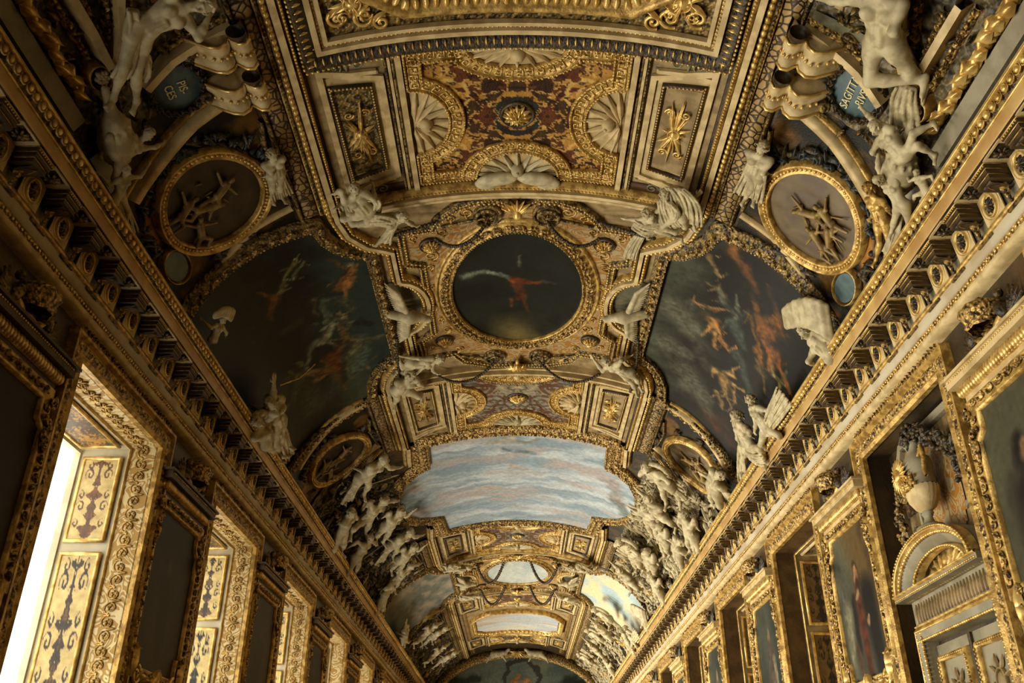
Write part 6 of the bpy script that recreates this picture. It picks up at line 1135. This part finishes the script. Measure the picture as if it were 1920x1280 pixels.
# vase with garland
vy = yc-.05
t = thing('vase', 'fluted stone vase with sun mask standing on the arched pediment', 'vase', (XW+.04, vy, 2.85)); V3 = lambda P: np.stack([XW+.04+P[:, 0]*.7, vy+P[:, 1], P[:, 2]-.08+.1*(P[:, 2]-2.92)], 1)
f = MB(V3); f.lathe((0, 0, 0), [(.2, 2.92), (.2, 2.97), (.14, 2.99), (.08, 3.02), (.06, 3.07), (.09, 3.11), (.07, 3.14)], 20); part('foot', f, GREYW, t)
f = MB(V3); f.lathe((0, 0, 0), [(.07, 3.13), (.15, 3.17), (.22, 3.25), (.245, 3.34), (.24, 3.38)], 40, fl=20, fd=-.10); part('fluted_bowl', f, CREAM, t)
f = MB(V3); f.lathe((0, 0, 0), [(.24, 3.38), (.215, 3.41), (.2, 3.5), (.225, 3.6), (.2, 3.68), (.12, 3.74), (.09, 3.79), (.12, 3.84), (.14, 3.86), (.10, 3.88)], 28); part('body', f, GREYW, t)
f = MB(WD); k_ = np.arange(20)*2*PI/20; f.leaf(np.stack([vy+.1+.13*np.cos(k_), 3.52+.13*np.sin(k_), np.full(20, .27)], 1), (.07, .022, .03), k_); f.blobs([(vy+.1, 3.52, .28)], (.085, .09, .06), 0, (14, 10)); f.blobs([(vy+.1, 3.51, .34)], (.015, .03, .02), 0, (8, 6)); part('sun_mask', f, GOLDB, t)
for e in (-1, 1):
    f = MB(WD); f.tube([(vy+e*.2, 3.66, .14), (vy+e*.3, 3.72, .14), (vy+e*.31, 3.6, .14), (vy+e*.25, 3.48, .14), (vy+e*.28, 3.4, .14)], [.03, .035, .03, .026, .02], 8); f.tube(spiral(vy+e*.27, 3.74, .05, 1.3, 0, e, 14, .14), .014, 5); part('handle', f, GOLD, t)
def fruit(pts, n_, r, lab, m_, seed, nm='fruit_garland'):
    q = random.Random(seed); P = np.array(pts, float); L = np.linspace(0, len(P)-1, n_); f = MB(WD)
    for l in L:
        i = int(min(l, len(P)-2)); u = l-i; c = P[i]*(1-u)+P[i+1]*u
        for _ in range(3): f.blobs([c+np.array([q.uniform(-r, r), q.uniform(-r, r), q.uniform(-.3*r, r)])], (r*.42,)*3, 0, (8, 6))
        f.leaf([c+np.array([q.uniform(-r, r), q.uniform(-r, r), r*.4])], (r*1.1, r*.45, r*.5), q.uniform(0, 6.3))
    o = part(nm, f, m_); tag(o, lab, 'garland'); return o
fruit([(vy-.16, 3.95, .05), (vy, 4.08, .08), (vy+.16, 3.95, .05), (vy, 3.93, .12)], 26, .075, 'bunch of fruit and leaves rising from the mouth of the vase', BLACKG, 3, 'fruit_bouquet')
fruit([(vy-.1, 3.98, .05), (vy-.35, 3.78, .05), (vy-.62, 3.68, .05), (vy-.8, 3.5, .0), (vy-.85, 3.2, 0)], 34, .075, 'dark fruit garland hanging to the near side of the vase', BLACKG, 4)
fruit([(vy+.1, 3.55, .1), (vy+.3, 3.4, .08), (vy+.5, 3.42, .05), (vy+.72, 3.55, .0), (vy+.86, 3.25, 0), (vy+.84, 2.9, 0)], 38, .075, 'gilt and dark fruit garland hanging to the far side of the vase', GOLDD, 5)
fruit([(vy-.12, 3.42, .2), (vy, 3.36, .24), (vy+.2, 3.42, .2)], 14, .06, 'small gilt swag wrapped across the belly of the vase', GOLD, 6)
for e in (-1, 1):
    f = MB(WD); f.sweep(arc(yc+e*.8, 3.0, .08, .14, 0, 360, 18)[:-1], RD(0, .03, -XD+.1, -XD+.02), True, 1)
    for q in range(6): a_ = q*PI/3; f.leaf([(yc+e*.8+.12*math.cos(a_), 3.0+.2*math.sin(a_), -XD+.03)], (.09, .05, .04), a_)
    part('carved_cartouche', f, GOLDD, back)
SPL = [(3.28,10.33,3.58,10.79,0.09,(0.5,0.42,0.24),0.8),(3.66,10.87,3.92,11.35,0.15,(0.46,0.26,0.1),0.8),(3.91,11.29,4.12,11.68,0.16,(0.34,0.2,0.09),0.7),(3.13,10.36,3.31,10.65,0.06,(0.5,0.46,0.3),0.7),(2.52,10.91,2.68,11.34,0.15,(0.62,0.38,0.18),0.9),(2.61,10.73,2.45,10.74,0.08,(0.5,0.4,0.25),0.8),(2.78,11.29,2.67,11.06,0.11,(0.5,0.3,0.14),0.7),(3.3,12.54,3.0,12.17,0.16,(0.58,0.52,0.36),0.9),(2.85,12.04,2.77,12.34,0.1,(0.62,0.5,0.32),0.9),(3.03,12.07,2.75,12.01,0.06,(0.5,0.45,0.3),0.7),(3.42,12.43,3.64,12.95,0.12,(0.45,0.44,0.3),0.7),(2.91,12.86,3.35,13.45,0.3,(0.52,0.36,0.18),0.65),(3.19,13.11,3.14,13.63,0.28,(0.42,0.17,0.07),0.75),(3.57,13.52,3.27,13.52,0.15,(0.6,0.36,0.16),0.8),(2.74,12.97,3.0,13.96,0.33,(0.4,0.36,0.24),0.6),(2.59,12.36,2.48,12.51,0.15,(0.1,0.12,0.1),0.8),(2.83,12.2,2.69,12.65,0.1,(0.2,0.2,0.15),0.7),(4.15,11.18,3.91,11.94,0.45,(0.09,0.08,0.05),0.7),(4.1,10.49,4.12,11.37,0.31,(0.14,0.1,0.06),0.7),(4.06,13.22,3.82,14.39,0.57,(0.26,0.29,0.22),0.6),(3.66,14.16,4.2,14.52,0.55,(0.2,0.24,0.21),0.6),(4.51,12.54,4.54,13.28,0.4,(0.1,0.1,0.06),0.7),(4.03,10.02,4.1,10.49,0.13,(0.2,0.14,0.08),0.6),(3.36,11.19,3.33,11.83,0.23,(0.12,0.1,0.07),0.7),(3.18,11.33,3.15,11.82,0.12,(0.36,0.28,0.16),0.6),(3.76,11.76,3.48,11.71,0.14,(0.26,0.2,0.1),0.6),(3.03,11.43,3.07,12.05,0.14,(0.3,0.3,0.22),0.7),(2.77,11.6,2.66,11.98,0.17,(0.28,0.3,0.25),0.7),(2.89,13.85,2.6,13.26,0.24,(0.28,0.36,0.34),0.7),(3.83,13.12,4.23,13.8,0.19,(0.34,0.34,0.22),0.5),(4.39,13.55,4.74,13.78,0.29,(0.14,0.16,0.13),0.7)]
SPR = [(2.82,10.29,3.04,10.66,0.07,(0.55,0.4,0.24),0.8),(3.06,9.92,3.36,10.13,0.16,(0.42,0.25,0.11),0.75),(3.32,10.16,3.58,10.46,0.15,(0.4,0.22,0.1),0.8),(3.05,10.96,3.21,11.12,0.11,(0.5,0.38,0.2),0.7),(2.82,11.54,3.16,11.47,0.08,(0.62,0.42,0.24),0.9),(3.17,11.79,3.37,12.12,0.17,(0.66,0.42,0.2),0.95),(3.37,12.09,3.6,12.27,0.11,(0.58,0.36,0.18),0.9),(3.24,12.06,3.38,12.44,0.09,(0.6,0.4,0.2),0.8),(2.99,11.72,3.11,11.85,0.09,(0.3,0.2,0.12),0.7),(3.82,11.16,4.04,10.8,0.23,(0.46,0.27,0.11),0.8),(3.98,11.19,4.16,11.51,0.31,(0.46,0.26,0.11),0.85),(4.02,11.72,4.11,12.12,0.1,(0.5,0.28,0.1),0.9),(4.23,11.41,4.39,11.58,0.09,(0.6,0.28,0.1),0.9),(3.62,11.13,3.94,11.57,0.09,(0.42,0.28,0.12),0.85),(4.07,10.82,4.31,11.03,0.09,(0.5,0.27,0.1),0.9),(4.13,12.18,4.27,12.24,0.13,(0.45,0.32,0.16),0.7),(4.35,11.99,4.49,11.98,0.12,(0.5,0.42,0.22),0.8),(3.47,13.08,3.81,12.84,0.13,(0.62,0.44,0.24),0.9),(3.65,13.15,3.87,13.57,0.17,(0.6,0.42,0.22),0.9),(3.87,13.57,4.03,13.8,0.09,(0.6,0.42,0.24),0.8),(3.66,13.66,3.91,14.06,0.08,(0.5,0.36,0.2),0.8),(3.96,13.32,4.06,13.58,0.09,(0.55,0.38,0.2),0.8),(3.34,12.95,3.5,12.96,0.14,(0.12,0.1,0.07),0.8),(3.54,12.52,3.91,12.32,0.16,(0.12,0.1,0.06),0.8),(3.73,14.58,3.95,14.84,0.31,(0.32,0.14,0.06),0.65),(3.99,14.51,4.34,14.85,0.37,(0.2,0.1,0.05),0.8),(3.72,12.21,4.22,13.01,0.16,(0.22,0.26,0.25),0.8),(3.44,11.52,3.76,11.98,0.17,(0.24,0.29,0.27),0.8),(2.58,11.97,2.93,12.36,0.43,(0.4,0.42,0.36),0.6),(2.57,13.03,2.96,13.06,0.37,(0.38,0.41,0.36),0.6),(3.01,13.6,3.49,14.11,0.45,(0.33,0.36,0.31),0.6),(3.24,13.98,3.69,14.51,0.35,(0.28,0.31,0.27),0.6),(2.41,11.46,2.47,10.82,0.26,(0.2,0.22,0.18),0.6),(3.07,12.58,3.35,13.23,0.21,(0.22,0.23,0.19),0.7),(4.41,11.22,4.46,10.8,0.48,(0.08,0.07,0.04),0.8),(3.97,10.29,4.44,10.23,0.42,(0.09,0.08,0.05),0.8),(3.44,10.61,3.81,10.64,0.25,(0.12,0.1,0.06),0.7),(4.21,10.42,4.39,10.61,0.15,(0.3,0.16,0.06),0.6),(4.41,13.97,4.54,12.84,0.5,(0.08,0.07,0.05),0.8),(3.18,11.15,3.45,11.35,0.16,(0.32,0.3,0.24),0.6),(3.53,9.71,3.84,9.9,0.19,(0.22,0.12,0.06),0.7)]
def limbs(L, seed):     # thin secondary brush strokes around each painted figure
    q = random.Random(seed); o = []
    for (a, b, c, d, w, col, al) in L:
        warm = col[0] > col[2]*1.3; col = (col[0]*.95, col[1]*1.04, col[2]*1.12) if warm else (col[0]*1.04, col[1]*.97, col[2]*.9)
        o.append((a, b, c, d, w*.85, col, al))
        if warm and sum(col) > .75 and w < .4:
            for _ in range(4):
                e = q.random() < .5; s, y = (a, b) if e else (c, d); an = q.uniform(0, 6.28); l = w*q.uniform(1.2, 2.6); k = q.uniform(.65, 1.25)
                o.append((s, y, s+l*math.cos(an), y+l*1.3*math.sin(an), w*q.uniform(.22, .4), tuple(x*k for x in col), .8))
            o.append((a+w*.5, b-w*.4, c+w*.6, d+w*.3, w*.35, tuple(x*.35 for x in col), .7))
    return o
SPL, SPR = limbs(SPL, 3), limbs(SPR, 4)
def lbase(k): return lambda u, v: mixc(mixc((.08, .08, .05), (.17, .21, .18), np.clip((3.6-u)*1.3+.6*nz2(u, v, 1.2), 0, 1)), (.36, .38, .28), np.clip((v-k(13.6))*.8, 0, 1)*np.clip((3.9-u), 0, 1)*.7)
def rbase(k): return lambda u, v: mixc(mixc((.09, .08, .05), (.27, .28, .22), np.clip((3.25-u)*1.2+.5*nz2(u, v, 1.2), 0, 1)), (.40, .40, .34), np.clip(nz2(u*1.2, v, 1.7, 2)-.3, 0, 1)*np.clip(3.6-u, 0, 1))
side_painting(-1, 12.15, lambda k: paint(lbase(k), SPL, .045, 3.5), 'large dark painting of figures and clouds on the left haunch beside the round painting', 2)
side_painting(1, 12.15, lambda k: paint(rbase(k), SPR, .045, 3.5), 'large painting of tumbling nudes on grey cloud on the right haunch above the cornice', 2)
side_painting(-1, 30.2, lambda k: paint(lambda u, v: mixc(mixc((.45, .48, .46), (.74, .68, .60), .5+.7*nz2(u*2.5, v*.8, 1.2, 2)), (.25, .27, .24), (u-3.9)*1.3), [], .1), 'pale cloudy side painting high on the left, far down the gallery', 1)
side_painting(1, 30.2, lambda k: paint(lambda u, v: mixc(mixc((.66, .74, .76), (.88, .80, .62), .5+.8*nz2(u*1.5, v*.7, 1.1, 1)), (.55, .5, .42), (u-3.9)*1.1), [(4.3, k(14.6), 4.45, k(14.8), .14, (.75, .3, .2), .9)], .1), 'bright yellow and blue sky painting high on the right, far down the gallery', 1)
# ---------------------------------------------------------------- haunch bays with oval medallions
BRONZ = {1: mat('lit_ochre_bronze', (.36, .28, .13), (.29, .21, .09), 3, .1, .5), -1: mat('shaded_brown_bronze', (.20, .13, .06), (.15, .10, .04), 4, .1, .5)}  # one bronze as lit and shaded copies: side light put into the colour
def haunch(i, sd, ya, yb, yc, lvl):
    S = HS(sd); nm = LR[sd]; where = ['nearest the camera', 'just beyond the large side painting', 'beyond the plaster crowd', 'in the fourth bay', 'by the end wall'][i]
    t = thing('oval_medallion', 'oval bronze-coloured relief medallion on the %s haunch, %s' % (nm, where), 'medallion', tuple(S(np.array([[3.87, yc, .05]]))[0]))
    f = MB(S); cf = paint(lambda u, v: mixc((.10, .09, .05), (.42, .28, .10), np.clip(nz2(u, v, 1.9, 1)*1.2-.1, 0, 1)), [(4.62, yc-.3, 4.75, yc+.3, .16, (.60, .40, .16), .9), (4.3, yc-.75, 4.6, yc-.45, .12, (.55, .36, .14), .9), (3.2, yc+.7, 3.7, yc+.95, .2, (.50, .34, .13), .7), (3.1, yc-.55, 3.25, yc-.9, .14, (.45, .32, .14), .8), (4.4, yc+.8, 4.8, yc+.7, .2, (.52, .36, .15), .8), (3.7, yc-.85, 4.1, yc-.85, .1, (.10, .12, .08), .9)], .1)
    f.grid(3.0, 5.2, ya-.25, yb+.3, 60 if lvl > 1 else 20, 80 if lvl > 1 else 20, .008, cf); part('painted_spandrel', f, FRESCG, t)
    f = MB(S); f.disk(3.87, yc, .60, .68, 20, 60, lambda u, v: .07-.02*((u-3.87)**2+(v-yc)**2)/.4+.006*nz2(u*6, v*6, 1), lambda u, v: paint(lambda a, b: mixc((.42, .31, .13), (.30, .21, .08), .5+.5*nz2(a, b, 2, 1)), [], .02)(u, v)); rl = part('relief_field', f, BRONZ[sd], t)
    e = arc(3.87, yc, .61, .69, 0, 360, 48)[:-1][::-1]
    f = MB(S); f.sweep(e, [(-.01, .05), (0, .10), (.02, .12), (.04, .09), (.09, .10), (.11, .13), (.13, .12), (.14, .02)], True); fr = part('gilt_frame', f, GOLD, t)
    f = MB(S); row(f, e, .055 if lvl > 1 else .09, (.022, .024, .022), .06, .10, True); part('egg_row', f, GOLDB, fr)
    rr = random.Random(i+5*sd); f = MB(S)
    for j in range(20 if lvl > 1 else 8):    # gilt foliage and fruit around the medallion
        a = rr.uniform(0, 2*PI); f.leaf([(3.87+.9*math.cos(a), yc+.98*math.sin(a), .03)], (.12, .05, .05), rr.uniform(0, 6.3)); f.blobs([(3.87+.86*math.cos(a+.1), yc+.93*math.sin(a+.1), .05)], (.04, .04, .04))
    part('foliage', f, BLACKG, t)
    f = MB(S); p = [(2.97, ya+.1), (3.3, ya+.13), (3.7, ya+.26), (4.2, ya+.52), (4.7, ya+.75)]; f.sweep(p, [(-.06, 0), (-.05, .14), (.05, .14), (.06, 0)]); part('cream_arch_moulding', f, CREAM, t)
    f = MB(S)
    if i != 0: f.sweep([(2.97, yb-.35), (3.5, yb-.1), (4.0, yb+.3), (4.5, yb+.5), (5.0, yb+.7)], [(-.05, 0), (-.04, .1), (.04, .1), (.05, 0)])
    else: f.sweep([(3.0, ya+2.2), (3.5, ya+2.3), (4.1, ya+2.6), (4.9, ya+3.)], [(-.04, 0), (-.03, .06), (.03, .06), (.04, 0)])
    part('cream_edge_moulding', f, CREAM, t)
    f = MB(S); row(f, p, .05 if lvl > 1 else .09, (.018, .018, .02), -.075, .06); f.sweep(p, RD(-.12, -.05, .08, 0)); f.sweep(p, RD(.05, .09, .12, 0)); part('arch_beading', f, GOLD, t)
    # small draped half-figure fixed to the lattice strip
    f = MB(S); f.sweep([(2.99, yc-.9), (3.08, yc-.3), (3.0, yc+.6)], RD(-.03, .03, .08, 0)); part('gilt_stem', f, GOLDD, t)
    return t
HB = [(6.98, 9.6, 8.48), (14.97, 17.5, 16.75), (24.72, 27.4, 25.9), (33.0, 35.6, 34.2), (41.2, 43.6, 42.4)]
for i, (a, b, c) in enumerate(HB):
    for sd in (-1, 1): haunch(i, sd, a, b, c, 2 if i < 2 else 1)
WPOW, EXPO = 300, -.55
import re
for o in C.objects:     # the two long sides are told apart by what stands on them: windows on one, the door on the other
    for k_ in ('label', 'group'):
        if k_ in o:
            s_ = o[k_]
            for a_, b_ in (('left', 'window'), ('right', 'door')):
                s_ = s_.replace('of the %s windows' % a_, 'of the windows').replace('on the %s,' % a_, 'on the %s side,' % b_)
                s_ = re.sub(r'on the top %s haunch' % a_, 'on the near %s-side haunch' % b_, s_); s_ = re.sub(r'(at the )?top %s$' % a_, 'near %s-side haunch' % b_, s_)
                s_ = re.sub(r'on the %s far' % a_, 'on the %s side far' % b_, s_); s_ = re.sub(r'\b%s side\b' % a_, b_+' side', s_)
                s_ = re.sub(r'\b%s-hand\b' % a_, b_+'-side', s_); s_ = re.sub(r'\b%s$' % a_, b_+' side', s_); s_ = re.sub(r'\b%s\b' % a_, b_+'-side', s_)
            o[k_] = s_
# ================================================================ lift to a floor at z = 0, lights, camera
for o in list(C.objects):
    if o.parent is None: o.location.z += 1.6
cam = bpy.data.cameras.new('camera'); cam.sensor_width = 36; cam.lens = 36*1659/1920; cam.shift_x = -10/1920
co = bpy.data.objects.new('camera', cam); C.objects.link(co); co.location = (0, 0, 1.6)
co.rotation_euler = (PI/2+math.atan(905/1659), 0, 0); bpy.context.scene.camera = co; cam.clip_end = 200; cam.clip_start = .05
w = bpy.data.worlds.new('world'); bpy.context.scene.world = w; w.use_nodes = True
w.node_tree.nodes['Background'].inputs[0].default_value = (.5, .55, .5, 1); w.node_tree.nodes['Background'].inputs[1].default_value = .3
for k, yc in enumerate(WY[-1]):
    l = bpy.data.lights.new('window_daylight', 'AREA'); l.shape = 'RECTANGLE'; l.size = 2.2; l.size_y = 2.0; l.spread = math.radians(120); l.energy = WPOW*(.55+.22*k); l.color = (1., .945, .78)
    o = bpy.data.objects.new('window_daylight', l); C.objects.link(o); o.location = (-XW-.04, yc, 1.5); o.rotation_euler = (0, -PI/2-math.radians(26), 0)
sc = bpy.context.scene; sc.view_settings.view_transform = 'Standard'; sc.view_settings.look = 'None'; sc.view_settings.gamma = 1; sc.view_settings.exposure = EXPO
sc.cycles.max_bounces = 6; sc.cycles.diffuse_bounces = 4; sc.cycles.glossy_bounces = 3; sc.cycles.caustics_reflective = False; sc.cycles.use_denoising = True
